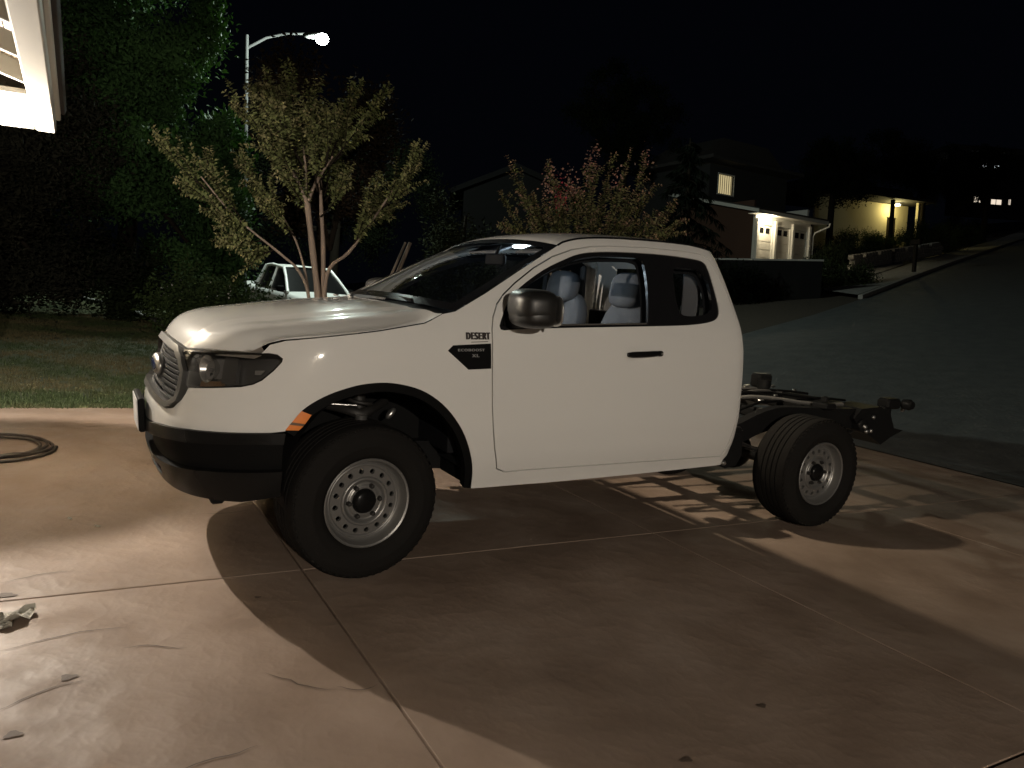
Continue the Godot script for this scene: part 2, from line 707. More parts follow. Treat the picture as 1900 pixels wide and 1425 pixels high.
func make_wheel(truck: Node3D, at: Vector3, sg: float, steer: float) -> void:
	var w := Node3D.new()
	w.name = "wheel"
	truck.add_child(w, true)
	# local: axis along y (outward), so turn y to +z or -z
	w.transform = Transform3D(Basis(Vector3.UP, steer) * Basis(Vector3.RIGHT, PI / 2 * sg), at)
	var tb := MB.new()
	var R := .378
	tb.lathe(Transform3D(), v2([.205, -.215, .24, -.232, .29, -.240, .33, -.236, .352, -.222, .366, -.205, .372, -.19, R, -.165, R, -.16]), 72, .5)
	var y := -.16
	for g in 4:   # ribs and grooves of the tread
		var wdt := .030
		tb.lathe(Transform3D(), v2([R, y, R, y + wdt, R - .009, y + wdt + .002, R - .009, y + wdt + .008, R, y + wdt + .010]), 72, .9)
		y += wdt + .010
	tb.lathe(Transform3D(), v2([R, y, R, y + .03, R - .006, y + .052]), 72, .5)
	tb.lathe(Transform3D(), v2([.372, .042, .366, .055, .352, .072, .345, .0735, .338, .079, .315, .087, .29, .0895, .283, .0925, .277, .0895, .25, .083, .232, .072, .222, .060, .214, .050]), 72, .6)
	# shoulder blocks
	for k in 60:
		var a := TAU * k / 60.0
		var xf := Transform3D(Basis(Vector3.UP, -a), Vector3.ZERO)
		tb.box(xf * Transform3D(Basis(Vector3(0, 0, 1), -.75), Vector3(.356, .054, 0)), Vector3(.012, .03, .022), .004)
	obj("tyre", tb, M.tread_rubber, w)
	var rb := MB.new()
	rb.lathe(Transform3D(), v2([.2135, .048, .2185, .056, .2185, .0625, .214, .0655, .206, .062, .203, .05, .1985, .020, .192, .010, .186, .006]), 72, .72)
	rb.lathe(Transform3D(), v2([.186, .006, .183, .012, .178, .0145, .172, .012, .168, .006]), 72, .6)
	rb.lathe(Transform3D(), v2([.122, .022, .118, .030, .112, .033, .105, .030, .099, .018, .092, .010, .084, .009, .080, .013, .074, .017, .062, .018, .056, .015]), 72, .6)
	rb.lathe(Transform3D(), v2([.186, .006, .19, -.06, .20, -.20]), 48, .6)
	# the ring with sixteen round holes, in half sectors
	for k in 16:
		var fk := TAU * (k + .5) / 16.0
		for hs in [-1.0, 1.0]:
			var pl := PackedVector2Array()
			var dl := TAU / 32.0
			var hc := Vector2(cos(fk), sin(fk)) * .147
			var hr := .0125
			for q in 4:
				pl.append(Vector2.from_angle(fk + hs * dl * (1.0 - q / 3.0)) * .122)
			for q in 9:
				pl.append(hc + Vector2.from_angle(fk + PI - hs * PI * q / 8.0) * hr)
			for q in 4:
				pl.append(Vector2.from_angle(fk + hs * dl * q / 3.0) * .168)
			var idx := Geometry2D.triangulate_polygon(pl)
			for i in range(0, idx.size(), 3):
				var P := []
				for e in 3:
					var p := pl[idx[i + e]]
					P.append(Vector3(p.x, lerpf(.022, .006, (p.length() - .122) / .046), p.y))
				var nn := Vector3(.0, 1, 0)
				rb.tri(P[0], P[1], P[2], nn, nn, nn)
			for q in 8:
				var h0 := hc + Vector2.from_angle(fk + PI - hs * PI * q / 8.0) * hr
				var h1 := hc + Vector2.from_angle(fk + PI - hs * PI * (q + 1) / 8.0) * hr
				var nn := Vector3(hc.x - h0.x, 0, hc.y - h0.y).normalized()
				rb.quad(Vector3(h0.x, .0145, h0.y), Vector3(h1.x, .0145, h1.y), Vector3(h1.x, -.004, h1.y), Vector3(h0.x, -.004, h0.y), nn)
	obj("rim", rb, M.wheel_silver, w)
	var hb := MB.new()
	hb.lathe(Transform3D(), v2([.2, -.19, .10, -.17, .10, -.05, .13, -.04, .13, -.012, .064, -.008, .062, .018, .056, .034, .044, .044, .0, .046]), 40, .7)
	obj("hub", hb, M.black_gloss, w)
	for k in 6:
		var a := TAU * (k + .25) / 6.0
		var nb := MB.new()
		nb.lathe(Transform3D(Basis(), Vector3(cos(a) * .079, .011, sin(a) * .079)), v2([.0125, 0, .0125, .016, .009, .026, 0, .028]), 6, .9)
		obj("wheel_nut", nb, M.cast_iron, w)
	w.rotate_object_local(Vector3.UP, .35 + at.x * .3)


func make_truck() -> Node3D:
	var t := thing("pickup_truck", "white extended cab pickup without a bed, bare black chassis frame behind its cab", "pickup truck", Transform3D(TB, Vector3.ZERO))
	var door := v2([.685, .505, .655, .62, .638, .709, .626, .84, .621, .982, .621, 1.1, .624, 1.22, .638, 1.278, .671, 1.341, .718, 1.39, .796, 1.449, .927, 1.532, 1.062, 1.598, 1.2, 1.643, 1.337, 1.668, 1.472, 1.679, 1.751, 1.687, 2.045, 1.684, 2.20, 1.672, 2.285, 1.64, 2.31, 1.58, 2.335, 1.45, 2.35, 1.3, 2.355, 1.1, 2.355, .9, 2.345, .72, 2.325, .57, 2.298, .448, 1.9, .458, 1.411, .469, .9, .479, .735, .482])
	var house := smooth_line(v2([.673, 1.217, .694, 1.286, .746, 1.362, .826, 1.431, .985, 1.524, 1.133, 1.586, 1.242, 1.623, 1.375, 1.643, 1.593, 1.654, 1.878, 1.655, 2.099, 1.642, 2.19, 1.628, 2.218, 1.59, 2.214, 1.48, 2.205, 1.369, 2.176, 1.309, 2.106, 1.277, 1.964, 1.258, 1.759, 1.248, 1.2, 1.233, .8, 1.221]), 3, true)
	var fglass := smooth_line(v2([.712, 1.238, .735, 1.30, .824, 1.405, .985, 1.502, 1.135, 1.565, 1.25, 1.601, 1.40, 1.624, 1.60, 1.636, 1.662, 1.630, 1.690, 1.600, 1.668, 1.44, 1.622, 1.268, 1.60, 1.259, 1.3, 1.251, .95, 1.242]), 3, true)
	var rglass := smooth_line(v2([1.906, 1.574, 2.0, 1.584, 2.107, 1.583, 2.159, 1.555, 2.172, 1.469, 2.137, 1.350, 2.058, 1.318, 1.95, 1.307, 1.889, 1.315, 1.869, 1.345, 1.873, 1.437]), 3, true)
	var archc := Vector2(.08, .47)
	var arch := smooth_line(v2([.559, .405, .545, .514, .508, .635, .445, .755, .354, .858, .24, .930, .10, .966, -.02, .966, -.12, .945, -.217, .908, -.309, .848, -.38, .757]), 4)
	var arch_in := PackedVector2Array()
	for p in arch:
		arch_in.append(archc + (p - archc) * .915)
	var headlight := v2([-1.045, 1.066, -1.01, 1.074, -.724, 1.092, -.457, 1.094, -.415, 1.090, -.391, 1.073, -.395, 1.058, -.43, 1.018, -.478, .976, -.518, .955, -.575, .943, -.72, .929, -.867, .916, -.90, .925, -.905, .985, -.965, 1.030])
	var seam := v2([-.575, .943, -.53, .85, -.44, .751])
	var fender := PackedVector2Array()
	for p in arch:
		fender.append(p)
	fender.append_array(v2([-.44, .751, -.53, .85, -.575, .943, -.519, .956, -.479, .976, -.431, 1.018, -.395, 1.058, -.391, 1.074, -.415, 1.091, -.457, 1.096, -.486, 1.0925, -.449, 1.130, -.379, 1.151, -.17, 1.1765, .029, 1.201, .272, 1.241, .325, 1.2665, .362, 1.2845, .435, 1.299, .524, 1.344, .613, 1.389, .823, 1.505, 1.013, 1.607, 1.114, 1.659]))
	# roof ditch along the cab, then down the rear corner, then back along the door opening
	var ditch := v2([1.114, 1.659, 1.169, 1.682, 1.294, 1.708, 1.5, 1.724, 1.8, 1.730, 2.05, 1.726, 2.25, 1.71])
	var cabframe := PackedVector2Array()
	for i in ditch.size():
		if i:
			fender.append(ditch[i])
	fender.append_array(v2([2.42, 1.69, 2.47, 1.6, 2.49, 1.45, 2.50, 1.3, 2.50, 1.0, 2.49, .7, 2.44, .5, 2.34, .42, 2.334, .386, 1.6, .387, 1.0, .391, .7, .40]))
	var door_gap := inset_poly(door, -.0035)
	var vent := v2([.377, 1.114, .406, 1.139, .612, 1.148, .612, 1.025, .487, 1.022])
	for sg in [1.0, -1.0]:
		# outer skin: wing, windscreen pillar, roof rail, rear corner and sill in one pressing; the door fills its opening
		var sk := panel("body_side", fender, [inset_poly(door, .0035)], 0.0, .03, M.white_paint, t, sg, .045)
		var dr := panel("door", door_gap, [house], 0.0, .022, M.white_paint, t, sg, .045)
		# black window surround: the frame, the middle pillar, the rubber strip
		panel("window_surround", house, [fglass, rglass], -.006, .02, M.black_trim, dr, sg, .05)
		for g in [fglass, rglass]:
			panel("window_pane", inset_poly(g, .006), [], -.014, 0.0, M.tint_glass, dr, sg, .12)
		var strip := MB.new()
		var sp := []
		for k in 24:
			var ss := lerpf(.95, 1.60, k / 23.0)
			var q := surf(ss, lerpf(1.2425, 1.259, k / 23.0))
			sp.append(Vector3(q.x, q.y, (q.z + .002) * sg))
		strip.tube(sp, [.0045], 6)
		obj("window_strip", strip, M.silver, dr)
		# inner lining of the door with the same openings
		panel("door_lining", inset_poly(door, -.015), [inset_poly(fglass, .004), inset_poly(rglass, .004)], -.085, 0.0, M.cabin_dark, dr, sg, .12)
		# handle: a bar bridged over the hollow
		var hb := MB.new()
		var hp := []
		for k in 9:
			var ss := lerpf(1.452, 1.678, k / 8.0)
			var q := surf(1.40, 1.09)
			hp.append(Vector3(ss, lerpf(1.090, 1.097, k / 8.0), (q.z + .012 + .014 * sin(PI * k / 8.0)) * sg))
		hb.tube(hp, [.012, .016, .017, .017, .017, .017, .017, .016, .013], 10)
		hb.blob(Transform3D(Basis(), Vector3(1.672, 1.096, surf(1.4, 1.09).z * sg + .016 * sg)), Vector3(.02, .0165, .016), 2.6, 8, 12)
		obj("handle", hb, M.black_gloss, dr)
		var lk := MB.new()
		lk.lathe(Transform3D(Basis(Vector3.RIGHT, PI / 2 * sg), Vector3(1.674, 1.097, (surf(1.4, 1.09).z + .032) * sg)), v2([.007, 0, .007, .002, 0, .0025]), 16)
		obj("lock", lk, M.silver, dr)
		# wheel arch lip and liner
		var lipp := PackedVector2Array()
		for p in arch:
			lipp.append(p)
		var back := PackedVector2Array(arch_in)
		back.reverse()
		lipp.append_array(back)
		panel("arch_lip", lipp, [], -.004, .05, M.black_plastic, t, sg, .06)
		var ln := MB.new()
		var rows := []
		for i in 9:
			var row := PackedVector3Array()
			for j in 25:
				var a := lerpf(-.10, PI + .15, j / 24.0)
				var rr := .50 - .0 * i
				row.append(Vector3(.08 + cos(a) * rr * .93, .47 + sin(a) * rr * .97, lerpf(.90, .36, i / 8.0) * sg))
			rows.append(row)
		ln.grid(rows, Vector3(.08, 3.0, .6 * sg))
		var wallp := PackedVector2Array()
		for j in 25:
			var a := lerpf(-.10, PI + .15, j / 24.0)
			wallp.append(Vector2(.08 + cos(a) * .47, .47 + sin(a) * .49))
		ln.prism(wallp, .355 * sg, .36 * sg, Transform3D())
		obj("arch_liner", ln, M.liner_plastic, t, RK)
		# side marker lamp, two amber windows with a dark band between
		panel("marker_lamp", v2([-.352, .797, -.312, .846, -.268, .828, -.296, .788]), [], .003, .01, M.amber_lens, t, sg, .03)
		panel("marker_lamp", v2([-.379, .762, -.361, .786, -.303, .778, -.322, .760]), [], .003, .01, M.amber_lens, t, sg, .03)
		panel("marker_lamp", v2([-.361, .786, -.352, .797, -.296, .788, -.303, .778]), [], .002, .01, M.amber_dark, t, sg, .03)
		# wing badge
		var vb := panel("wing_vent", vent, [], .004, .012, M.black_gloss, t, sg, .05)
		for row in [["ECOBOOST", .0125, .430, .575, 1.110], ["XL", .015, .505, .545, 1.082]]:
			lettering(vb, row[0], row[1], row[2], row[3], row[4], sg, M.letter_grey)
		if sg > 0.0:
			var stk := Node3D.new()
			stk.name = "sticker"
			t.add_child(stk, true)
			stk.transform = RK
			lettering(stk, "DESERT", .036, .478, .607, 1.166, sg, M.sticker_ink)
			panel("underline", v2([.505, 1.153, .598, 1.156, .598, 1.159, .505, 1.156]), [], .0012, 0.0, M.sticker_ink, stk, sg, .05)
		# headlamp: deep dark housing, bowl, amber corner, clear cover
		var hl := panel("headlight", headlight, [], -.085, 0.0, M.lamp_inner, t, sg, .05)
		var rim := MB.new()
		drape(rim, headlight, [inset_poly(headlight, -.008)], sidef(sg), -.002, .085, .05, sg)
		obj("bezel", rim, M.black_gloss, hl)
		var bowl := MB.new()
		bowl.lathe(lampxf(-.80, 1.012, -.03, sg), v2([.004, -.055, .03, -.05, .048, -.03, .058, -.004, .062, .0]), 28)
		obj("reflector", bowl, M.reflector, hl)
		var bulb := MB.new()
		bulb.lathe(lampxf(-.80, 1.012, -.065, sg), v2([.010, -.01, .010, .012, .006, .018, 0, .02]), 12)
		obj("bulb", bulb, M.lamp_inner, hl)
		panel("reflector_shell", v2([-1.0, 1.055, -.95, 1.07, -.72, 1.078, -.72, .975, -.88, .965, -.90, .99]), [], -.062, .0, M.lamp_shell, hl, sg, .05)
		panel("shroud", v2([-.70, .955, -.62, .955, -.62, 1.075, -.70, 1.08]), [], -.04, .03, M.lamp_inner, hl, sg, .05)
		panel("turn_lamp", v2([-.86, .930, -.70, .938, -.70, .965, -.86, .955]), [], -.05, .02, M.amber_dark, hl, sg, .05)
		panel("corner_reflector", v2([-.53, 1.0, -.50, 1.0, -.48, 1.02, -.53, 1.02]), [], -.05, .02, M.reflector, hl, sg, .04)
		panel("lamp_cover", inset_poly(headlight, -.002), [], .0015, 0.0, M.clear_glass, hl, sg, .05)
	make_front(t)
	make_top(t)
	make_cabin(t)
	make_frame(t)
	for sg in [1.0, -1.0]:
		make_wheel(t, Vector3(0, .378, .80 * sg), sg, .10)
		make_wheel(t, Vector3(3.22, .378, .80 * sg), sg, 0.0)
		make_mirror(t, sg)
	return t


func lampxf(s: float, y: float, off: float, sg: float) -> Transform3D:
	var f := sidef(sg)
	var p: Vector3 = f.call(s, y)
	var nn := dnormal(f, Vector2(s, y)) * sg
	var q := (nn * .5 + Vector3(-.75, 0, .25 * sg)).normalized()
	return Transform3D(Basis(Quaternion(Vector3.UP, q)), p + nn * off)


# letters that follow the bodywork from s0 to s1 with their feet at y0
func lettering(parent: Node, text: String, size: float, s0: float, s1: float, y0: float, sg: float, m: Material) -> void:
	var f := SystemFont.new()
	f.font_names = PackedStringArray(["Droid Sans"])
	f.font_weight = 800
	var tm := TextMesh.new()
	tm.text = text
	tm.font = f
	tm.font_size = 64
	tm.pixel_size = .01
	tm.depth = .02
	var bb := tm.get_aabb()
	if bb.size.x <= 0.0:
		return
	var p: Vector3 = surf((s0 + s1) * .5, y0 + size * .5)
	var nn := dnormal(sidef(1.0), Vector2((s0 + s1) * .5, y0 + size * .5))
	var up := (Vector3.UP - nn * nn.y).normalized()
	var right := up.cross(nn).normalized()
	var k := (s1 - s0) / bb.size.x
	var ky := size / bb.size.y
	var b := Basis(right * k, up * ky, nn * .1)
	if sg < 0.0:
		p.z = -p.z
		nn.z = -nn.z
		up.z = -up.z
		right = up.cross(nn).normalized()
		b = Basis(right * k, up * ky, nn * .1)
	var c := bb.get_center()
	var x := Transform3D(b, p + nn * .0055 - b * Vector3(c.x, c.y, 0))
	for e in ([-1.0, 0.0, 1.0] if size > .03 else [-.4, .4]):
		same("lettering", tm, m, parent, x.translated(right * e * size * .055 + nn * .0002 * e))


func frontf() -> Callable:
	# the nose on both sides of the middle: s from the near corner through the centre to the far corner
	var mid := MID
	return func(s: float, y: float) -> Vector3:
		if s >= mid:
			return surf(s, y)
		var p := surf(2.0 * mid - s, y)
		return Vector3(p.x, p.y, -p.z)


func mirrored(p: PackedVector2Array) -> PackedVector2Array:
	var mid := MID
	var o := PackedVector2Array()
	for q in p:
		o.append(Vector2(maxf(q.x, mid) if q.x > -1.46 else mid + .0001, q.y))
	p = PackedVector2Array(o)
	for i in range(p.size() - 1, -1, -1):
		o.append(Vector2(2.0 * mid - p[i].x, p[i].y))
	return o


func nose(called: String, half: PackedVector2Array, holes: Array, off: float, thick: float, m: Material, parent: Node, cell := .05) -> MeshInstance3D:
	var mb := MB.new()
	drape(mb, mirrored(half), holes, frontf(), off, thick, cell, 1.0)
	return obj(called, mb, m, parent, RK if parent.get_parent() == self else Transform3D())


func make_front(t: Node3D) -> void:
	# painted apron between the lamps and the black bumper
	nose("front_apron", v2([-1.5, .685, -1.25, .705, -1.04, .730, -.80, .746, -.44, .751, -.53, .85, -.575, .943, -.72, .929, -.867, .916, -.895, .86, -.94, .818, -1.01, .803, -1.3, .816, -1.5, .824]), [], 0.0, .03, M.white_paint, t, .04)
	# grille: hexagon of grey frame, dark back, short bars in staggered rows, oval emblem
	var gout := v2([-1.5, 1.094, -1.3, 1.090, -1.09, 1.080, -.985, 1.043, -.915, .985, -.912, .90, -.915, .848, -.96, .822, -1.01, .808, -1.3, .821, -1.5, .828])
	var gin := v2([-1.5, 1.066, -1.3, 1.063, -1.10, 1.054, -1.01, 1.023, -.947, .972, -.944, .905, -.945, .862, -.98, .843, -1.02, .833, -1.3, .846, -1.5, .853])
	var g := nose("grille", gout, [mirrored(gin)], .016, .055, M.grille_grey, t, .04)
	nose("grille_back", gin, [], -.05, 0.0, M.liner_plastic, g, .08)
	var bars := MB.new()
	var f := frontf()
	for r in 10:
		var y := .852 + r * .0225
		for k in 44:
			var s := -2.07 + k * .0262 + (.0131 if r % 2 else 0.0)
			var half := absf(s - MID)
			if half > .545 - (.07 if y > 1.02 or y < .86 else 0.0):
				continue
			var p: Vector3 = f.call(s, y)
			var nn := dnormal(f, Vector2(s, y))
			var rt := Vector3.UP.cross(nn).normalized()
			bars.box(Transform3D(Basis(rt, nn.cross(rt).normalized(), nn), p + nn * -.022), Vector3(.011, .0165, .010), .003)
	var go := obj("grille_mesh", bars, M.grille_bar, g)
	go.set_meta("kind", "stuff")
	var ex := Transform3D(Basis(Vector3(0, 0, -1), Vector3(0, 1, 0), Vector3(1, 0, 0)), Vector3(-.812, .952, 0))
	var eb := MB.new()
	eb.blob(Transform3D(ex.basis, ex.origin), Vector3(.125, .055, .030), 2.2, 14, 28)
	var emb := obj("emblem", eb, M.silver, g)
	var e2 := MB.new()
	e2.blob(Transform3D(ex.basis, ex.origin + Vector3(-.009, 0, 0)), Vector3(.110, .042, .024), 2.1, 14, 28)
	obj("emblem_face", e2, M.emblem_blue, emb)
	# black bumper: top ledge, recessed middle, lower lip, chin
	var bmp := nose("bumper", v2([-1.5, .630, -1.25, .648, -.9, .685, -.5, .70, -.385, .70, -.378, .749, -.44, .749, -.80, .744, -1.04, .728, -1.25, .703, -1.5, .683]), [], .016, .05, M.black_gloss, t, .04)
	nose("bumper_middle", v2([-1.5, .53, -.9, .555, -.392, .57, -.385, .705, -.9, .692, -1.25, .655, -1.5, .638]), [], -.022, .03, M.black_plastic, bmp, .05)
	nose("bumper_lip", v2([-1.5, .44, -1.2, .438, -.87, .438, -.57, .43, -.40, .455, -.39, .575, -.7, .57, -.9, .56, -1.2, .545, -1.5, .54]), [mirrored(v2([-1.5, .465, -1.14, .465, -1.10, .515, -1.5, .515]))], .012, .06, M.black_gloss, bmp, .04)
	nose("air_dam", v2([-1.5, .30, -.9, .31, -.7, .33, -.64, .46, -1.5, .47]), [], -.10, 0.0, M.black_plastic, bmp, .08)
	var hd := MB.new()
	hd.box(Transform3D(Basis(Vector3(0, 0, 1), .03), Vector3(-.902, .716, 0)), Vector3(.03, .17, .33), .008)
	var ho := obj("plate_holder", hd, M.black_plastic, t, RK)
	var pb := MB.new()
	pb.box(Transform3D(Basis(Vector3(0, 0, 1), .03), Vector3(-.920, .716, 0)), Vector3(.004, .152, .305), .0015)
	obj("number_plate", pb, M.plate_white, ho)
	# under the nose: radiator support and a skid sheet, so that no light falls through
	var sk := MB.new()
	sk.bx(Vector3(-.30, .40, 0), Vector3(.7, .03, 1.0), .01)
	sk.bx(Vector3(-.62, .68, 0), Vector3(.06, .62, 1.25), .01)
	obj("skid_plate", sk, M.liner_plastic, t, RK)
	var eng := MB.new()
	eng.bx(Vector3(.1, .78, 0), Vector3(1.0, .55, .68), .05)
	obj("engine_block", eng, M.liner_plastic, t, RK)


func make_top(t: Node3D) -> void:
	# bonnet: lines run from the front lip to the rear edge
	var lip := v2([-.486, 1.0945, -.638, 1.0975, -.822, 1.096, -1.0, 1.082, -1.05, 1.088, -1.10, 1.092, -1.26, 1.098, MID, 1.101])
	var rows := []
	var na := 46
	var nv := 26
	var sheet2 := []
	for sg in [1.0]:
		for j in range(-nv, nv + 1):
			var tt := 1.0 - absf(j) / float(nv)   # 0 at the shut line, 1 in the middle
			var sgn := 1.0 if j <= 0 else -1.0
			# lip point
			var u := pow(tt, .9) * (lip.size() - 1)
			var i0 := mini(int(u), lip.size() - 2)
			var lp := lip[i0].lerp(lip[i0 + 1], u - i0)
			var a: Vector3 = surf(lp.x, lp.y)
			var zr := .862 * (1.0 - tt)
			var xr := lerpf(.285, .362, pow(zr / .862, 2.2))
			var row := PackedVector3Array()
			for i in na + 1:
				var k := pow(i / float(na), 1.9)
				var x := lerpf(a.x, xr, k)
				var zmax := surf(maxf(x, -.486), hood_edge(maxf(x, -.486))).z if x > -.486 else 0.0
				var z := lerpf(a.z, zr, k)
				if tt < .0001:
					z = zmax
				var v := clampf(z / maxf(surf(maxf(x, -.5), hood_edge(maxf(x, -.5))).z, .01), 0.0, 1.0)
				if x > -.486:
					z = lerpf(z, zmax * (1.0 - tt), smoothstep(0.0, .5, k))
					v = clampf(z / zmax, 0.0, 1.0)
				var y := hood_top(x, v)
				var dist := (x - a.x)
				var bl := 1.0 - exp(-pow(dist / .052, 1.0))
				if tt < .0001:
					y = hood_edge(x) + .004
					z -= .004
				else:
					y = lerpf(a.y, y, bl)
					y = lerpf(hood_edge(x) + .004 if x > -.486 else a.y, y, smoothstep(0.0, .14, tt))
				row.append(Vector3(x, y, z * sgn))
			sheet2.append(row)
	var mb := MB.new()
	mb.grid(sheet2, Vector3(-.2, .2, 0))
	# folded edges all round
	for e in [0, sheet2.size() - 1]:
		for i in na:
			var p0: Vector3 = sheet2[e][i]
			var p1: Vector3 = sheet2[e][i + 1]
			var o := Vector3(0, -.3, signf(p0.z)).normalized()
			mb.quad(p0, p1, p1 + Vector3(0, -.006, -.05 * signf(p0.z)), p0 + Vector3(0, -.006, -.05 * signf(p0.z)), o)
	for e in [0, na]:
		for j in sheet2.size() - 1:
			var p0: Vector3 = sheet2[j][e]
			var p1: Vector3 = sheet2[j + 1][e]
			var dx := .02 if e == 0 else -.02
			mb.quad(p0, p1, p1 + Vector3(dx, -.03, 0), p0 + Vector3(dx, -.03, 0), Vector3(-dx, -.01, 0).normalized())
	var hood := obj("hood", mb, M.white_paint, t, RK)
	for sg in [1.0, -1.0]:
		var seal := []
		for i in 26:
			var x := lerpf(-.445, .36, i / 25.0)
			var q := surf(x, hood_edge(x))
			seal.append(Vector3(q.x, q.y - .0005, (q.z - .0012) * sg))
		var sb := MB.new()
		sb.tube(seal, [.0017], 6)
		obj("hood_seal", sb, M.black_trim, hood)
	for k in 2:
		var nz := MB.new()   # washer jets
		nz.blob(Transform3D(Basis(), Vector3(.20, 1.318 - k * .004, -.34 + k * .30)), Vector3(.018, .007, .010), 2.4, 8, 12)
		obj("washer_jet", nz, M.silver, t, RK)
	# cowl below the windscreen
	var cw := []
	for i in 3:
		var row := PackedVector3Array()
		for j in 21:
			var z := lerpf(.86, -.86, j / 20.0)
			var q := pow(absf(z) / .86, 2.2)
			row.append(Vector3(lerpf(.27, .350, q) + i * .075, lerpf(1.296, 1.270, q) + [-.012, .006, .012][i], z))
		cw.append(row)
	var cb := MB.new()
	cb.grid(cw, Vector3(.3, .5, 0))
	obj("cowl", cb, M.black_plastic, t, RK)
	# windscreen: clear pane with a black printed border
	var g := []
	var nu := 24
	var nn := 14
	for i in nn + 1:
		var k := i / float(nn)
		var row := PackedVector3Array()
		for j in nu + 1:
			var c := 1.0 - 2.0 * j / nu
			var b := surf(lerpf(.437, 1.117, k), lerpf(1.300, 1.660, k))
			var bow := 1.0 - pow(absf(c), 2.2)
			var fx := lerpf(-.125, -.03, k)
			row.append(Vector3(b.x + fx * bow - (1.0 - bow) * .0 , b.y + lerpf(.03, .042, k) * bow + .006 * sin(PI * k), (b.z - .004) * c))
		g.append(row)
	var wp := MB.new()
	wp.grid(g, Vector3(1.2, .9, 0))
	var wo := obj("windscreen", wp, M.tint_glass, t, RK)
	var wb := MB.new()
	var off := Vector3(-.0012, .002, 0)
	for i in nn:
		for j in nu:
			if i < 1 or i >= nn - 1 or j < 1 or j >= nu - 1:
				var q := [g[i][j] + off, g[i][j + 1] + off, g[i + 1][j + 1] + off, g[i + 1][j] + off]
				var no: Vector3 = (q[1] - q[0]).cross(q[3] - q[0]).normalized()
				if no.y < 0.0:
					no = -no
				wb.quad(q[0], q[1], q[2], q[3], no)
	obj("windscreen_border", wb, M.black_trim, wo)
	for k in 2:
		var wz := -.42 + k * .62
		var wi := MB.new()
		var p0 := Vector3(.40, 1.315, wz + .25)
		var pts := []
		for i in 8:
			var z := lerpf(wz + .28, wz - .34, i / 7.0)
			var q := 1.0 - pow(absf(z) / .86, 2.2)
			pts.append(Vector3(.405 - .10 * q + .03 + .02 * sin(PI * i / 7.0), 1.314 + .03 * q, z))
		wi.tube(pts, [.009, .008, .007, .006, .006, .005, .005, .004], 6)
		obj("wiper", wi, M.black_plastic, t, RK)
	# roof
	var rl := v2([1.114, 1.659, 1.169, 1.682, 1.294, 1.708, 1.5, 1.724, 1.8, 1.730, 2.05, 1.726, 2.25, 1.715, 2.42, 1.695])
	var rs := smooth_line(rl, 4)
	var rr := []
	for i in rs.size():
		var e := surf(rs[i].x, rs[i].y)
		var row := PackedVector3Array()
		for j in 25:
			var c := 1.0 - j / 12.0
			var crown := .040 * (1.0 - pow(absf(c), 2.6))
			row.append(Vector3(e.x + (-.03 * (1.0 - c * c) if i == 0 else -.03 * (1.0 - c * c) * maxf(0.0, 1.0 - i / 8.0)), e.y + crown + .0025, e.z * c))
		rr.append(row)
	var rm := MB.new()
	rm.grid(rr, Vector3(1.7, 1.0, 0))
	obj("roof", rm, M.white_paint, t, RK)
	for sg in [1.0, -1.0]:
		var mo := MB.new()
		var pts := []
		for i in rs.size() - 3:
			var e := surf(rs[i].x, rs[i].y)
			pts.append(Vector3(e.x, e.y + .003, e.z * sg))
		mo.tube(pts, [.006], 6)
		obj("roof_moulding", mo, M.black_trim, t, RK)
	# rear wall of the cab with its window
	var rear := v2([2.40, .42, 2.47, .42, 2.47, 1.3, 2.49, 1.45, 2.49, 1.68, 3.30, 1.71, 3.30, .42])
	var rw := v2([2.72, 1.28, 3.285, 1.28, 3.285, 1.58, 2.78, 1.58])
	for sg in [1.0, -1.0]:
		var bp := panel("cab_back", v2([2.44, .42, 3.287, .42, 3.287, 1.71, 2.40, 1.71]), [rw], -.004, 0.0, M.white_paint, t, sg, .08)
		panel("rear_window", rw, [], -.01, 0.0, M.tint_glass, bp, sg, .2)
	var cl := MB.new()
	cl.bx(Vector3(2.318, 1.735, 0), Vector3(.06, .045, .34), .012)
	var co := obj("cargo_lamp_housing", cl, M.black_plastic, t, RK)


func make_mirror(t: Node3D, sg: float) -> void:
	var c := Vector3(.762, 1.325, 1.045 * sg)
	var yaw := Basis(Vector3.UP, -.22 * sg)
	var mb := MB.new()
	mb.blob(Transform3D(yaw, c + Vector3(0, .020, 0)), Vector3(.106, .082, .158), 3.2, 18, 28)
	var o := obj("mirror", mb, M.mirror_plastic, t, RK)
	var lo := MB.new()
	lo.blob(Transform3D(yaw, c + Vector3(.004, -.028, 0)), Vector3(.103, .060, .155), 3.0, 14, 28)
	obj("mirror_lower_shell", lo, M.mirror_plastic, o)
	var gl := MB.new()
	gl.blob(Transform3D(yaw, c + yaw * Vector3(.107, 0, 0)), Vector3(.012, .075, .145), 3.4, 12, 20)
	obj("mirror_glass", gl, M.silver, o)
	var ar := MB.new()
	ar.tube([Vector3(.745, 1.262, .86 * sg), Vector3(.75, 1.262, .93 * sg), Vector3(.76, 1.28, 1.0 * sg)], [.045, .038, .035], 10)
	obj("mirror_arm", ar, M.black_plastic, o)
	panel("mirror_sail", v2([.690, 1.236, .93, 1.240, .90, 1.30, .84, 1.40, .735, 1.33, .70, 1.28]), [], .006, .03, M.black_plastic, o, sg, .05)


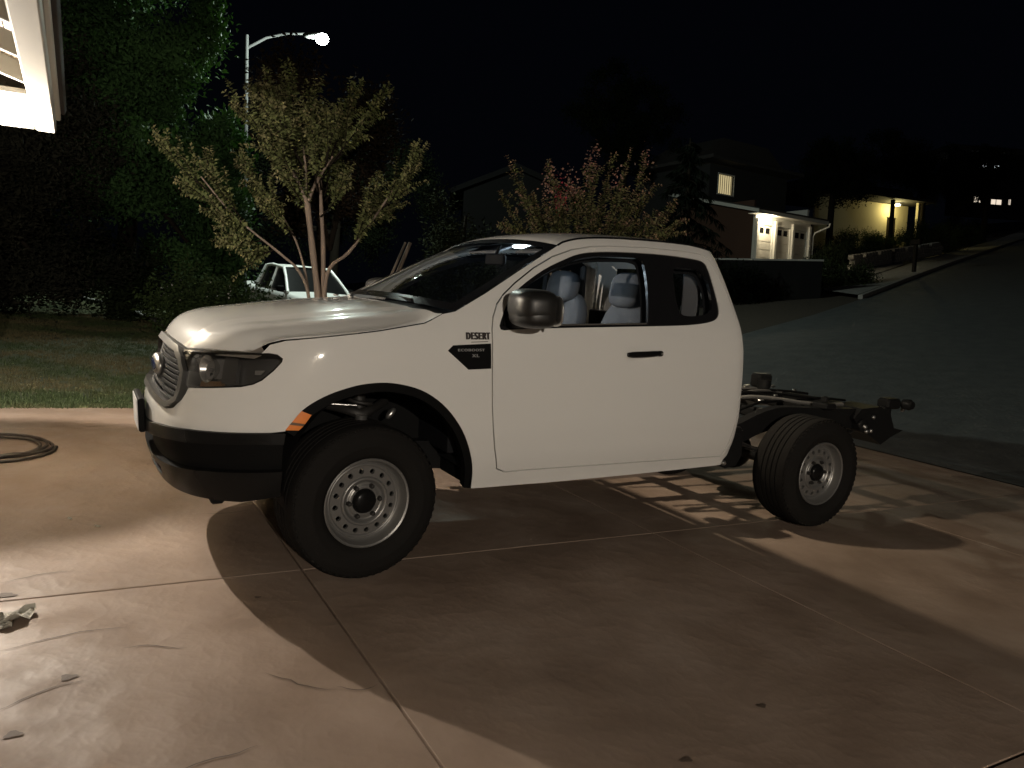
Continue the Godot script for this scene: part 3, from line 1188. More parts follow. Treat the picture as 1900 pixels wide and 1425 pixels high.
func make_cabin(t: Node3D) -> void:
	var fl := MB.new()
	fl.bx(Vector3(1.45, .52, 0), Vector3(1.85, .05, 1.66), .01)
	fl.bx(Vector3(.50, .92, 0), Vector3(.05, .72, 1.5), .01)
	fl.bx(Vector3(2.36, 1.0, 0), Vector3(.03, .52, 1.5), .01)
	obj("cabin_floor", fl, M.cabin_dark, t, RK)
	for sg in [1.0, -1.0]:
		var rt := MB.new()
		rt.box(Transform3D(Basis(Vector3.UP, .5 * sg), Vector3(2.17, 1.38, .60 * sg)), Vector3(.04, .42, .12), .02)
		obj("rear_trim", rt, M.headliner, t, RK)
	var hl := []
	for i in 7:
		var row := PackedVector3Array()
		for j in 9:
			var c := 1.0 - j / 4.0
			var x := lerpf(1.17, 2.22, i / 6.0)
			row.append(Vector3(x, 1.672 + .03 * (1.0 - c * c) + (-.02 if i == 0 or i == 6 else .0), .60 * c))
		hl.append(row)
	var hm := MB.new()
	hm.grid(hl, Vector3(1.7, 2.6, 0))
	obj("headliner", hm, M.headliner, t, RK)
	# dashboard
	var db := MB.new()
	var dr := []
	for i in 8:
		var row := PackedVector3Array()
		var pr: Vector2 = [Vector2(.42, 1.27), Vector2(.60, 1.285), Vector2(.74, 1.275), Vector2(.82, 1.24), Vector2(.84, 1.18), Vector2(.82, 1.08), Vector2(.74, .95), Vector2(.68, .85)][i]
		for j in 13:
			var z := lerpf(.74, -.74, j / 12.0)
			row.append(Vector3(pr.x, pr.y + (.03 * exp(-pow((z - .38) / .16, 2.0)) if i < 4 else 0.0), z))
		dr.append(row)
	db.grid(dr, Vector3(.45, 1.0, 0))
	obj("dashboard", db, M.cabin_dark, t, RK)
	var sw := MB.new()
	var sx := Transform3D(Basis(Vector3(0, 0, 1), -.95), Vector3(1.0, 1.22, .38))
	var ring := []
	for k in 25:
		var a := TAU * k / 24.0
		ring.append(sx * Vector3(cos(a) * .19, 0, sin(a) * .19))
	sw.tube(ring, [.016], 8)
	sw.blob(sx, Vector3(.07, .03, .06), 2.4, 10, 16)
	for a in [0.0, PI, PI * 1.5]:
		sw.tube([sx * Vector3.ZERO, sx * Vector3(cos(a) * .18, 0, sin(a) * .18)], [.02, .014], 6)
	sw.tube([sx.origin, Vector3(.72, 1.02, .38)], [.035, .04], 8)
	obj("steering_wheel", sw, M.cabin_dark, t, RK)
	for sg in [1.0, -1.0]:
		var z: float = .38 * sg
		var sb := MB.new()
		sb.blob(Transform3D(Basis(Vector3(0, 0, 1), .06), Vector3(1.50, .82, z)), Vector3(.28, .12, .26), 3.2, 14, 24)
		var so := obj("seat", sb, M.seat_cloth, t, RK)
		var bk := MB.new()
		bk.blob(Transform3D(Basis(Vector3(0, 0, 1), -.30), Vector3(1.83, 1.08, z)), Vector3(.095, .33, .245), 2.8, 18, 24)
		obj("seat_back", bk, M.seat_cloth, so)
		var hr := MB.new()
		hr.blob(Transform3D(Basis(Vector3(0, 0, 1), -.20), Vector3(1.855, 1.428, z)), Vector3(.068, .112, .150), 3.6, 14, 20)
		obj("headrest", hr, M.seat_cloth, so)
		for q in [-.06, .06]:
			var po := MB.new()
			po.tube([Vector3(1.88, 1.33, z + q), Vector3(1.90, 1.40, z + q)], [.007], 6)
			obj("headrest_post", po, M.silver, so)
		var bp := MB.new()   # belt
		bp.tube([Vector3(1.86, 1.60, .62 * sg), Vector3(1.88, 1.2, .70 * sg), Vector3(1.9, .75, .72 * sg)], [.02], 5)
		obj("seat_belt", bp, M.seat_dark, t, RK)
		var vs := MB.new()   # sun visor
		vs.box(Transform3D(Basis(Vector3(0, 0, 1), .35), Vector3(1.24, 1.655, .32 * sg)), Vector3(.17, .018, .38), .008)
		obj("sun_visor", vs, M.headliner, t, RK)
	var rv := MB.new()
	rv.box(Transform3D(Basis(), Vector3(1.10, 1.58, .0)), Vector3(.03, .07, .24), .014)
	rv.tube([Vector3(1.10, 1.60, 0), Vector3(1.13, 1.67, 0)], [.012], 6)
	obj("rear_view_mirror", rv, M.cabin_dark, t, RK)
	var dm := MB.new()
	dm.bx(Vector3(1.30, 1.672, .0), Vector3(.07, .02, .20), .008)
	obj("dome_lamp", dm, M.dome_glow, t, RK)
	lamp(t, RK * Vector3(1.30, 1.655, .0), .12, Color(.84, .94, 1.0), .035, 4.0)


func rail(parent: Node, called: String, pts: PackedVector2Array, z: float, hgt: float, wid: float) -> MeshInstance3D:
	var mb := MB.new()
	var p := smooth_line(pts, 5)
	for i in p.size() - 1:
		var a := p[i]
		var b := p[i + 1]
		for w in [-1.0, 1.0]:
			mb.quad(Vector3(a.x, a.y, z + w * wid / 2), Vector3(b.x, b.y, z + w * wid / 2), Vector3(b.x, b.y - hgt, z + w * wid / 2), Vector3(a.x, a.y - hgt, z + w * wid / 2), Vector3(0, 0, w))
		var up := Vector3(-(b - a).y, (b - a).x, 0).normalized()
		mb.quad(Vector3(a.x, a.y, z - wid / 2), Vector3(b.x, b.y, z - wid / 2), Vector3(b.x, b.y, z + wid / 2), Vector3(a.x, a.y, z + wid / 2), up)
		mb.quad(Vector3(a.x, a.y - hgt, z - wid / 2), Vector3(b.x, b.y - hgt, z - wid / 2), Vector3(b.x, b.y - hgt, z + wid / 2), Vector3(a.x, a.y - hgt, z + wid / 2), -up)
	var e := p[p.size() - 1]
	mb.quad(Vector3(e.x, e.y, z - wid / 2), Vector3(e.x, e.y, z + wid / 2), Vector3(e.x, e.y - hgt, z + wid / 2), Vector3(e.x, e.y - hgt, z - wid / 2), Vector3.RIGHT)
	return obj(called, mb, M.frame_black, parent)


func make_frame(t: Node3D) -> void:
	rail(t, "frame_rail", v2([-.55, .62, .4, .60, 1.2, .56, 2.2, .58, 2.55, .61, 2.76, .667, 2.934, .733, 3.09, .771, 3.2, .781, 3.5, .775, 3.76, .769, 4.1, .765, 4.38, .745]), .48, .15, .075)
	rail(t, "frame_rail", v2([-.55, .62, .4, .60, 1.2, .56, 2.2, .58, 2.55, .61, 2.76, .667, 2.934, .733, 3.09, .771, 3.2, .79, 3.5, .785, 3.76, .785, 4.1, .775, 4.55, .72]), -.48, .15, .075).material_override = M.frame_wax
	for c in [[.2, .50, .09], [1.3, .47, .10], [2.72, .61, .09], [3.05, .72, .08], [3.66, .735, .07], [4.30, .70, .12]]:
		var mb := MB.new()
		mb.bx(Vector3(c[0], c[1], 0), Vector3(c[2], c[2] * .9, .92), .012)
		obj("cross_member", mb, M.frame_black, t)
	# far cab and bed mount, spare wheel winch, tail brackets
	var bm := MB.new()
	bm.bx(Vector3(4.03, .845, -.50), Vector3(.17, .12, .12), .02)
	bm.lathe(Transform3D(Basis(), Vector3(3.99, .80, -.43)), v2([.0, -.02, .055, -.02, .06, .06, .03, .075, .0, .075]), 16)
	obj("bed_mount", bm, M.frame_black, t)
	for q in [[2.62, .64, .56], [3.62, .79, .50], [2.62, .64, -.56]]:
		var b2 := MB.new()
		b2.bx(Vector3(q[0], q[1], q[2]), Vector3(.12, .05, .14), .015)
		b2.lathe(Transform3D(Basis(), Vector3(q[0], q[1] + .03, q[2])), v2([.03, 0, .03, .03, .012, .04, 0, .04]), 14)
		obj("bed_mount", b2, M.frame_black, t)
	var tb := MB.new()
	tb.bx(Vector3(4.50, .795, .42), Vector3(.17, .085, .12), .02)
	tb.bx(Vector3(4.44, .73, .44), Vector3(.10, .10, .05), .012)
	tb.lathe(Transform3D(Basis(Vector3.RIGHT, PI / 2), Vector3(4.60, .80, .48)), v2([.0, 0, .04, 0, .045, .05, .03, .08, 0, .08]), 14)
	obj("tail_bracket", tb, M.frame_black, t)
	var tl := MB.new()
	tl.bx(Vector3(4.66, .755, .44), Vector3(.035, .05, .03), .008)
	obj("trailer_socket", tl, M.silver, t)
	var hb := MB.new()
	hb.prism(v2([3.90, .70, 3.98, .775, 4.20, .79, 4.33, .74, 4.40, .62, 4.52, .60, 4.38, .55, 4.26, .49, 4.10, .57, 3.98, .62]), .30, .56, Transform3D())
	hb.lathe(Transform3D(Basis(Vector3.RIGHT, PI / 2), Vector3(3.99, .645, .50)), v2([0, 0, .05, 0, .05, .09, .035, .10, 0, .10]), 18)
	obj("spring_hanger", hb, M.frame_black, t)
	for q in [[4.11, .712, .565], [4.10, .605, .565], [3.97, .645, .605], [4.0, .61, .60]]:
		var bo := MB.new()
		bo.lathe(Transform3D(Basis(Vector3.RIGHT, PI / 2), Vector3(q[0], q[1], q[2])), v2([.017, 0, .017, .014, .010, .02, 0, .02]), 6, .9)
		obj("bolt", bo, M.silver, t)
	for sg in [1.0, -1.0]:
		# leaf spring pack with its hangers
		for k in 4:
			var lb := MB.new()
			var pts := []
			var half := .66 - k * .13
			for i in 13:
				var u := lerpf(-half, half, i / 12.0)
				pts.append(Vector2(3.22 + u, .47 - k * .013 + .14 * pow(u / .66, 2.0)))
			for i in 12:
				var a: Vector2 = pts[i]
				var b: Vector2 = pts[i + 1]
				lb.box(Transform3D(Basis(Vector3(0, 0, 1), (b - a).angle()), Vector3((a.x + b.x) / 2, (a.y + b.y) / 2, .56 * sg)), Vector3(a.distance_to(b) + .003, .010, .065), .002)
			obj("spring_leaf", lb, M.cast_iron, t)
		var hg := MB.new()
		hg.prism(v2([2.44, .43, 2.56, .385, 2.66, .40, 2.70, .47, 2.69, .64, 2.50, .62, 2.42, .50]), .50 * sg, .62 * sg, Transform3D())
		obj("spring_hanger", hg, M.frame_black, t)
		var bo := MB.new()
		bo.lathe(Transform3D(Basis(Vector3.RIGHT, PI / 2 * sg), Vector3(2.535, .425, .62 * sg)), v2([.018, 0, .018, .014, .011, .022, 0, .022]), 6, .9)
		obj("bolt", bo, M.silver, t)
		var sh := MB.new()
		sh.tube([Vector3(3.30, .36, .42 * sg), Vector3(3.55, .70, .36 * sg)], [.03, .03], 12)
		sh.tube([Vector3(3.30, .36, .42 * sg), Vector3(3.40, .50, .395 * sg)], [.038, .038], 12)
		obj("shock_absorber", sh, M.cast_iron, t)
		# front suspension
		var fs := MB.new()
		var co := []
		for i in 70:
			var a := TAU * i / 12.0
			co.append(Vector3(.03 + cos(a) * .06, .55 + .30 * i / 69.0, (.58 + sin(a) * .06) * sg))
		fs.tube(co, [.011], 6)
		obj("coil_spring", fs, M.cast_iron, t)
		var sa := MB.new()
		sa.tube([Vector3(.03, .45, .60 * sg), Vector3(.03, .92, .56 * sg)], [.032], 12)
		sa.tube([Vector3(.03, .86, .565 * sg), Vector3(.03, .90, .56 * sg)], [.075], 14)
		obj("strut", sa, M.cast_iron, t)
		var ca := MB.new()
		ca.tube([Vector3(-.18, .80, .42 * sg), Vector3(-.06, .79, .62 * sg), Vector3(0, .78, .70 * sg), Vector3(.08, .79, .62 * sg), Vector3(.22, .80, .42 * sg)], [.024, .022, .03, .022, .024], 8)
		ca.tube([Vector3(-.25, .36, .38 * sg), Vector3(0, .30, .70 * sg), Vector3(.25, .36, .38 * sg)], [.04, .045, .04], 8)
		obj("control_arm", ca, M.cast_iron, t)
		var kn := MB.new()
		kn.tube([Vector3(0, .30, .70 * sg), Vector3(.02, .5, .66 * sg), Vector3(0, .78, .70 * sg)], [.04, .05, .03], 10)
		obj("steering_knuckle", kn, M.silver, t)
		var br := MB.new()
		br.tube([Vector3(-.14, .815, .60 * sg), Vector3(.0, .812, .63 * sg)], [.006], 6)
		br.blob(Transform3D(Basis(), Vector3(.02, .775, .62 * sg)), Vector3(.045, .02, .03), 2.4, 8, 12)
		br.blob(Transform3D(Basis(Vector3(0, 0, 1), .9), Vector3(.19, .765, .60 * sg)), Vector3(.035, .016, .02), 2.4, 8, 12)
		obj("brake_line", br, M.silver, t)
	var ax := MB.new()
	ax.tube([Vector3(3.22, .378, -.66), Vector3(3.22, .378, .66)], [.045], 14)
	ax.blob(Transform3D(Basis(), Vector3(3.22, .37, 0)), Vector3(.15, .15, .17), 2.3, 14, 20)
	ax.tube([Vector3(3.08, .40, 0), Vector3(2.2, .46, 0), Vector3(1.0, .50, 0)], [.04, .035, .035], 12)
	obj("rear_axle", ax, M.frame_black, t)
	for sg in [1.0, -1.0]:
		var dr := MB.new()
		dr.lathe(Transform3D(Basis(Vector3.RIGHT, PI / 2 * sg), Vector3(3.22, .378, .62 * sg)), v2([0, 0, .13, 0, .14, .02, .14, .08, 0, .09]), 28)
		obj("brake_drum", dr, M.cast_iron, t)
	var ft := MB.new()
	ft.box(Transform3D(Basis(), Vector3(1.75, .48, .28)), Vector3(1.0, .22, .34), .05)
	obj("fuel_tank", ft, M.liner_plastic, t)
	var ex := MB.new()
	ex.tube([Vector3(.9, .40, -.25), Vector3(2.2, .42, -.30), Vector3(2.8, .50, -.34), Vector3(3.1, .66, -.36), Vector3(3.6, .62, -.38), Vector3(4.1, .50, -.45)], [.03], 10)
	ex.tube([Vector3(1.6, .41, -.28), Vector3(2.2, .42, -.30)], [.08], 14)
	obj("exhaust_pipe", ex, M.cast_iron, t)
	# harness and hoses lying along the frame
	rng.seed = 77
	for k in 7:
		var hs := MB.new()
		var pts := []
		var z0 := rng.randf_range(-.40, .42)
		var z1 := rng.randf_range(-.30, .44)
		for i in 12:
			var u := i / 11.0
			pts.append(Vector3(lerpf(2.46, 4.15 - .25 * (k % 3), u), plin(v2([2.4, .66, 2.76, .70, 3.1, .80, 3.5, .81, 4.3, .78]), lerpf(2.46, 4.15, u)) + .012 * sin(u * 9.0 + k), lerpf(z0, z1, u) + .03 * sin(u * 7.0 + k * 2.0)))
		hs.tube(pts, [.010 + .004 * (k % 3)], 7)
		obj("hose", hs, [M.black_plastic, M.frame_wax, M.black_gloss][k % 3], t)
	for q in [[2.50, .755, .16, .05], [3.42, .80, -.30, .035], [3.30, .812, -.05, .05], [3.12, .80, .35, .04], [2.58, .70, .36, .05], [3.84, .797, -.48, .05], [4.06, .793, -.46, .03], [4.16, .792, -.49, .055], [4.28, .785, -.34, .035], [3.55, .80, .1, .03], [3.9, .80, .25, .03]]:
		var cp := MB.new()
		cp.box(Transform3D(Basis(Vector3.UP, .3), Vector3(q[0], q[1], q[2])), Vector3(q[3] * 1.6, .018, q[3] * .7), .006)
		obj("connector", cp, M.silver, t)
	var bx := MB.new()
	bx.blob(Transform3D(Basis(), Vector3(2.50, .66, .38)), Vector3(.05, .09, .07), 3.0, 10, 16)
	obj("canister", bx, M.black_plastic, t)


# ---------------------------------------------------------------- plants
func leaf_mesh(l: float, w: float, fold := .25) -> ArrayMesh:
	var mb := MB.new()
	var a := Vector3(0, 0, 0)
	var t := Vector3(0, l, -l * .12)
	var r := Vector3(w * .5, l * .45, w * fold)
	var q := Vector3(-w * .5, l * .45, w * fold)
	var n1 := Vector3(-.25, 0, 1).normalized()
	var n2 := Vector3(.25, 0, 1).normalized()
	mb.tri(a, r, t, n1, n1, n1)
	mb.tri(a, t, q, n2, n2, n2)
	return mb.mesh()


func spray_mesh(count: int, spread: float, l: float, w: float, sd: int) -> ArrayMesh:
	# a small clump of separate leaves
	rng.seed = sd
	var mb := MB.new()
	for k in count:
		var p := Vector3(rng.randfn(0, spread), rng.randfn(0, spread), rng.randfn(0, spread))
		var b := Basis.from_euler(Vector3(rng.randf_range(-1.3, 1.3), rng.randf() * TAU, rng.randf_range(-1.2, 1.2)))
		var xf := Transform3D(b, p)
		var s := rng.randf_range(.7, 1.25)
		var a := xf * Vector3.ZERO
		var t := xf * Vector3(0, l * s, -l * .1)
		var r := xf * Vector3(w * .5 * s, l * .45 * s, w * .2)
		var q := xf * Vector3(-w * .5 * s, l * .45 * s, w * .2)
		var n1 := (r - a).cross(t - a).normalized()
		var n2 := (t - a).cross(q - a).normalized()
		if n2.dot(n1) < 0.0:
			n2 = -n2
		mb.tri(a, r, t, n1, n1, n1)
		mb.tri(a, t, q, n2, n2, n2)
	return mb.mesh()


func mixc(a: Color, b: Color, t: float) -> Color:
	return a.lerp(b, t)


# upright shrub tree whose shoots are lined with paired leaves
# stems: arrays of points with a start and an end radius; shoots: [from, to, bend]
func shoot_tree(o: Node3D, stems: Array, shoots: Array, l: float, w: float, tone_a: Color, tone_b: Color, tip: Color, twig_n: int, sd: int, dens := 1.0) -> void:
	rng.seed = sd
	for s in stems:
		var sb := MB.new()
		var pts := smooth3(s[0], 4)
		var rad := []
		for i in pts.size():
			rad.append(lerpf(s[1], s[2], float(i) / (pts.size() - 1)) * (1.0 + .10 * sin(i * 1.7)))
		sb.tube(pts, rad, 9)
		obj("trunk", sb, M.bark_pale, o)
	var where := []
	var cols := []
	var tw := MB.new()
	for s in shoots:
		var a: Vector3 = s[0]
		var b: Vector3 = s[1]
		var L := a.distance_to(b)
		var dir := (b - a).normalized()
		var c := (a + b) * .5 + Vector3(rng.randf_range(-.1, .1), -.06, rng.randf_range(-.1, .1)) * L + Vector3(dir.x, 0, dir.z) * .08 * L
		var curve := []
		for i in 9:
			var t := i / 8.0
			curve.append(a * (1 - t) * (1 - t) + c * 2.0 * t * (1 - t) + b * t * t)
		tw.tube(curve, [.014, .013, .012, .011, .009, .008, .006, .005, .003], 5)
		leaf_line(curve, .25, l, w, where, cols, tone_a, tone_b, tip, dens)
		for k in twig_n:
			var t0 := rng.randf_range(.18, .86)
			var p := a * (1 - t0) * (1 - t0) + c * 2.0 * t0 * (1 - t0) + b * t0 * t0
			var side := dir.cross(Vector3(rng.randfn(), rng.randfn(), rng.randfn())).normalized()
			var d2 := (dir * rng.randf_range(.9, 1.4) + side * rng.randf_range(.3, .95) + Vector3.UP * .4).normalized()
			var q := p + d2 * rng.randf_range(.20, .72) * (1.15 - t0 * .8)
			var cc := []
			for i in 5:
				cc.append(p.lerp(q, i / 4.0) + Vector3.UP * .03 * sin(PI * i / 4.0))
			tw.tube(cc, [.006, .005, .0045, .004, .002], 4)
			leaf_line(cc, .08, l, w, where, cols, tone_a, tone_b, tip, dens)
	obj("twigs", tw, M.bark_dark, o)
	many("leaves", leaf_mesh(l, w), where, cols, M.leaf, o)


func leaf_line(c: Array, t0: float, l: float, w: float, where: Array, cols: Array, ca: Color, cb: Color, tip: Color, dens: float) -> void:
	var m := c.size() - 1
	var L := 0.0
	for i in m:
		L += c[i].distance_to(c[i + 1])
	var n := maxi(3, int(L * (1.0 - t0) / (l * .62) * dens))
	for k in n:
		var t := lerpf(t0, 1.0, (k + rng.randf() * .6) / n)
		var f := minf(t * m, m - .001)
		var i := int(f)
		var p: Vector3 = c[i].lerp(c[i + 1], f - i)
		var d: Vector3 = (c[i + 1] - c[i]).normalized()
		var ang := rng.randf() * TAU
		for e in 2:
			var s0 := d.cross(Vector3(.3, .2, .9)).normalized().rotated(d, ang + PI * e + rng.randf_range(-.4, .4))
			var y := (s0 * 1.0 + d * .55 + Vector3(0, -.15, 0)).normalized()
			var z := (Vector3.UP + Vector3(rng.randfn(0, .4), 0, rng.randfn(0, .4))).normalized()
			var x := y.cross(z).normalized()
			z = x.cross(y).normalized()
			var sc := rng.randf_range(.65, 1.2) * (1.05 - .35 * t)
			where.append(Transform3D(Basis(x * sc, y * sc, z * sc), p))
			var mixv := clampf(rng.randf() * .8 + (t - .6) * .6, 0.0, 1.0)
			var col := ca.lerp(cb, mixv)
			if t > .55:
				col = col.lerp(tip, minf(1.0, (t - .55) / .35) * rng.randf())
			cols.append(col)


func smooth3(p: Array, k: int) -> Array:
	var o := []
	var m := p.size()
	for i in m - 1:
		var a: Vector3 = p[i - 1] if i > 0 else 2.0 * p[0] - p[1]
		var d: Vector3 = p[i + 2] if i + 2 < m else 2.0 * p[m - 1] - p[m - 2]
		for j in k:
			o.append(p[i].cubic_interpolate(p[i + 1], a, d, float(j) / k))
	o.append(p[m - 1])
	return o


# broad tree: trunk and limbs reaching leafy masses of clumped sprays
func mass_tree(called: String, label: String, cat: String, base: Vector3, trunk_h: float, trunk_r: float, lobes: Array, sprays: int, spray: Mesh, ca: Color, cb: Color, sd: int, group := "", bark := "bark_dark", lm := "dull_leaf") -> Node3D:
	rng.seed = sd
	var o := thing(called, label, cat, Transform3D(Basis(), base), group)
	if trunk_r > 0.0:
		var tb := MB.new()
		var pts := []
		for i in 7:
			var t := i / 6.0
			pts.append(Vector3(.12 * sin(t * 3.0 + sd), trunk_h * t, .10 * sin(t * 2.2 + sd * 2)))
		tb.tube(pts, [trunk_r * 1.35, trunk_r, trunk_r * .92, trunk_r * .85, trunk_r * .8, trunk_r * .7, trunk_r * .5], 10)
		for lb in lobes:
			var c: Vector3 = lb[0]
			var p0 := Vector3(.1 * sin(sd), trunk_h * .62, 0)
			tb.tube([p0, p0.lerp(c, .5) + Vector3(0, .25, 0), c], [trunk_r * .5, trunk_r * .3, trunk_r * .12], 7)
		obj("trunk", tb, M[bark], o)
	var where := []
	var cols := []
	var vol := 0.0
	for lb in lobes:
		vol += lb[1].x * lb[1].y * lb[1].z
	for lb in lobes:
		var c: Vector3 = lb[0]
		var r: Vector3 = lb[1]
		var nn := int(sprays * r.x * r.y * r.z / vol)
		var nclump := maxi(5, int(nn / 14.0))
		var dense := nclump
		for k in nclump:
			var d := Vector3(rng.randfn(), rng.randfn(), rng.randfn()).normalized()
			var rad := pow(rng.randf(), .45)
			var cc := c + d * r * rad
			var tone := rng.randf()
			for q in 14:
				var p := cc + Vector3(rng.randfn(0, .22), rng.randfn(0, .14), rng.randfn(0, .22)) * minf(1.4, r.x * .5)
				var s := rng.randf_range(.7, 1.3)
				where.append(Transform3D(Basis.from_euler(Vector3(rng.randf() * .8, rng.randf() * TAU, rng.randf() * .8)).scaled(Vector3(s, s, s)), p))
				cols.append(ca.lerp(cb, clampf(tone * .7 + rng.randf() * .3, 0, 1)))
	many("crown", spray, where, cols, M[lm], o)
	return o


func conifer(called: String, label: String, base: Vector3, h: float, wide: float, sd: int, group := "") -> Node3D:
	rng.seed = sd
	var o := thing(called, label, "tree", Transform3D(Basis(), base), group)
	var tb := MB.new()
	tb.tube([Vector3.ZERO, Vector3(.05, h * .5, 0), Vector3(0, h, 0)], [.22, .14, .02], 9)
	obj("trunk", tb, M.bark_dark, o)
	var br := MB.new()
	var where := []
	var cols := []
	var n := int(h * 9)
	for k in n:
		var t := (k + .5) / n
		var y := h * lerpf(.10, .98, t)
		var a := k * 2.4 + rng.randf() * .5
		var L := lerpf(wide, .25, pow(t, .8)) * rng.randf_range(.75, 1.1)
		var d := Vector3(cos(a), 0, sin(a))
		var pts := []
		for i in 7:
			var u := i / 6.0
			pts.append(Vector3(0, y, 0) + d * L * u + Vector3.UP * (-.42 * u * u * L + .05 * u))
		br.tube(pts, [.03, .026, .022, .018, .014, .01, .005], 5)
		for i in 70:
			var u := rng.randf_range(.15, 1.0)
			var p: Vector3 = pts[int(u * 5.99)].lerp(pts[mini(int(u * 5.99) + 1, 6)], .5)
			var dr := (d * .5 + Vector3(rng.randfn(0, .5), -.9, rng.randfn(0, .5))).normalized()
			var x := dr.cross(Vector3(rng.randf(), .1, rng.randf())).normalized()
			where.append(Transform3D(Basis(x, dr, x.cross(dr)), p))
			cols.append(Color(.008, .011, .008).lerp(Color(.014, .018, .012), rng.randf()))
	obj("branches", br, M.bark_dark, o)
	many("needles", leaf_mesh(.42, .07, .1), where, cols, M.dull_leaf, o)
	return o


# ---------------------------------------------------------------- houses
# a wall in the plane x-y of its own frame, openings as [x0, y0, x1, y1]
func wall(called: String, x0: float, x1: float, y0: float, y1: float, holes: Array, xf: Transform3D, m: Material, parent: Node, th := .15) -> MeshInstance3D:
	var mb := MB.new()
	var xs := [x0, x1]
	var ys := [y0, y1]
	for h in holes:
		xs.append_array([h[0], h[2]])
		ys.append_array([h[1], h[3]])
	xs.sort()
	ys.sort()
	for i in xs.size() - 1:
		for j in ys.size() - 1:
			if xs[i + 1] - xs[i] < .001 or ys[j + 1] - ys[j] < .001:
				continue
			var c := Vector2((xs[i] + xs[i + 1]) / 2, (ys[j] + ys[j + 1]) / 2)
			var open := false
			for h in holes:
				if c.x > h[0] and c.x < h[2] and c.y > h[1] and c.y < h[3]:
					open = true
			if open:
				continue
			for z in [0.0, -th]:
				mb.quad(xf * Vector3(xs[i], ys[j], z), xf * Vector3(xs[i + 1], ys[j], z), xf * Vector3(xs[i + 1], ys[j + 1], z), xf * Vector3(xs[i], ys[j + 1], z), xf.basis * Vector3(0, 0, 1 if z == 0.0 else -1))
	for h in holes:
		var r := [[h[0], h[1], h[2], h[1], Vector3.UP], [h[0], h[3], h[2], h[3], Vector3.DOWN], [h[0], h[1], h[0], h[3], Vector3.RIGHT], [h[2], h[1], h[2], h[3], Vector3.LEFT]]
		for e in r:
			mb.quad(xf * Vector3(e[0], e[1], 0), xf * Vector3(e[2], e[3], 0), xf * Vector3(e[2], e[3], -th), xf * Vector3(e[0], e[1], -th), xf.basis * e[4])
	for e in [[x0, y0, x1, y0, Vector3.DOWN], [x0, y1, x1, y1, Vector3.UP], [x0, y0, x0, y1, Vector3.LEFT], [x1, y0, x1, y1, Vector3.RIGHT]]:
		mb.quad(xf * Vector3(e[0], e[1], 0), xf * Vector3(e[2], e[3], 0), xf * Vector3(e[2], e[3], -th), xf * Vector3(e[0], e[1], -th), xf.basis * e[4])
	return obj(called, mb, m, parent)


func frame_at(p: Vector3, toward: Vector3) -> Transform3D:
	# x along `toward`, y up, z out of the wall to the camera's side
	var x := Vector3(toward.x, 0, toward.z).normalized()
	return Transform3D(Basis(x, Vector3.UP, x.cross(Vector3.UP)), p)


func slab_box(called: String, c: Vector3, size: Vector3, m: Material, parent: Node, bev := .01, b := Basis()) -> MeshInstance3D:
	var mb := MB.new()
	mb.box(Transform3D(b, c), size, bev)
	return obj(called, mb, m, parent)


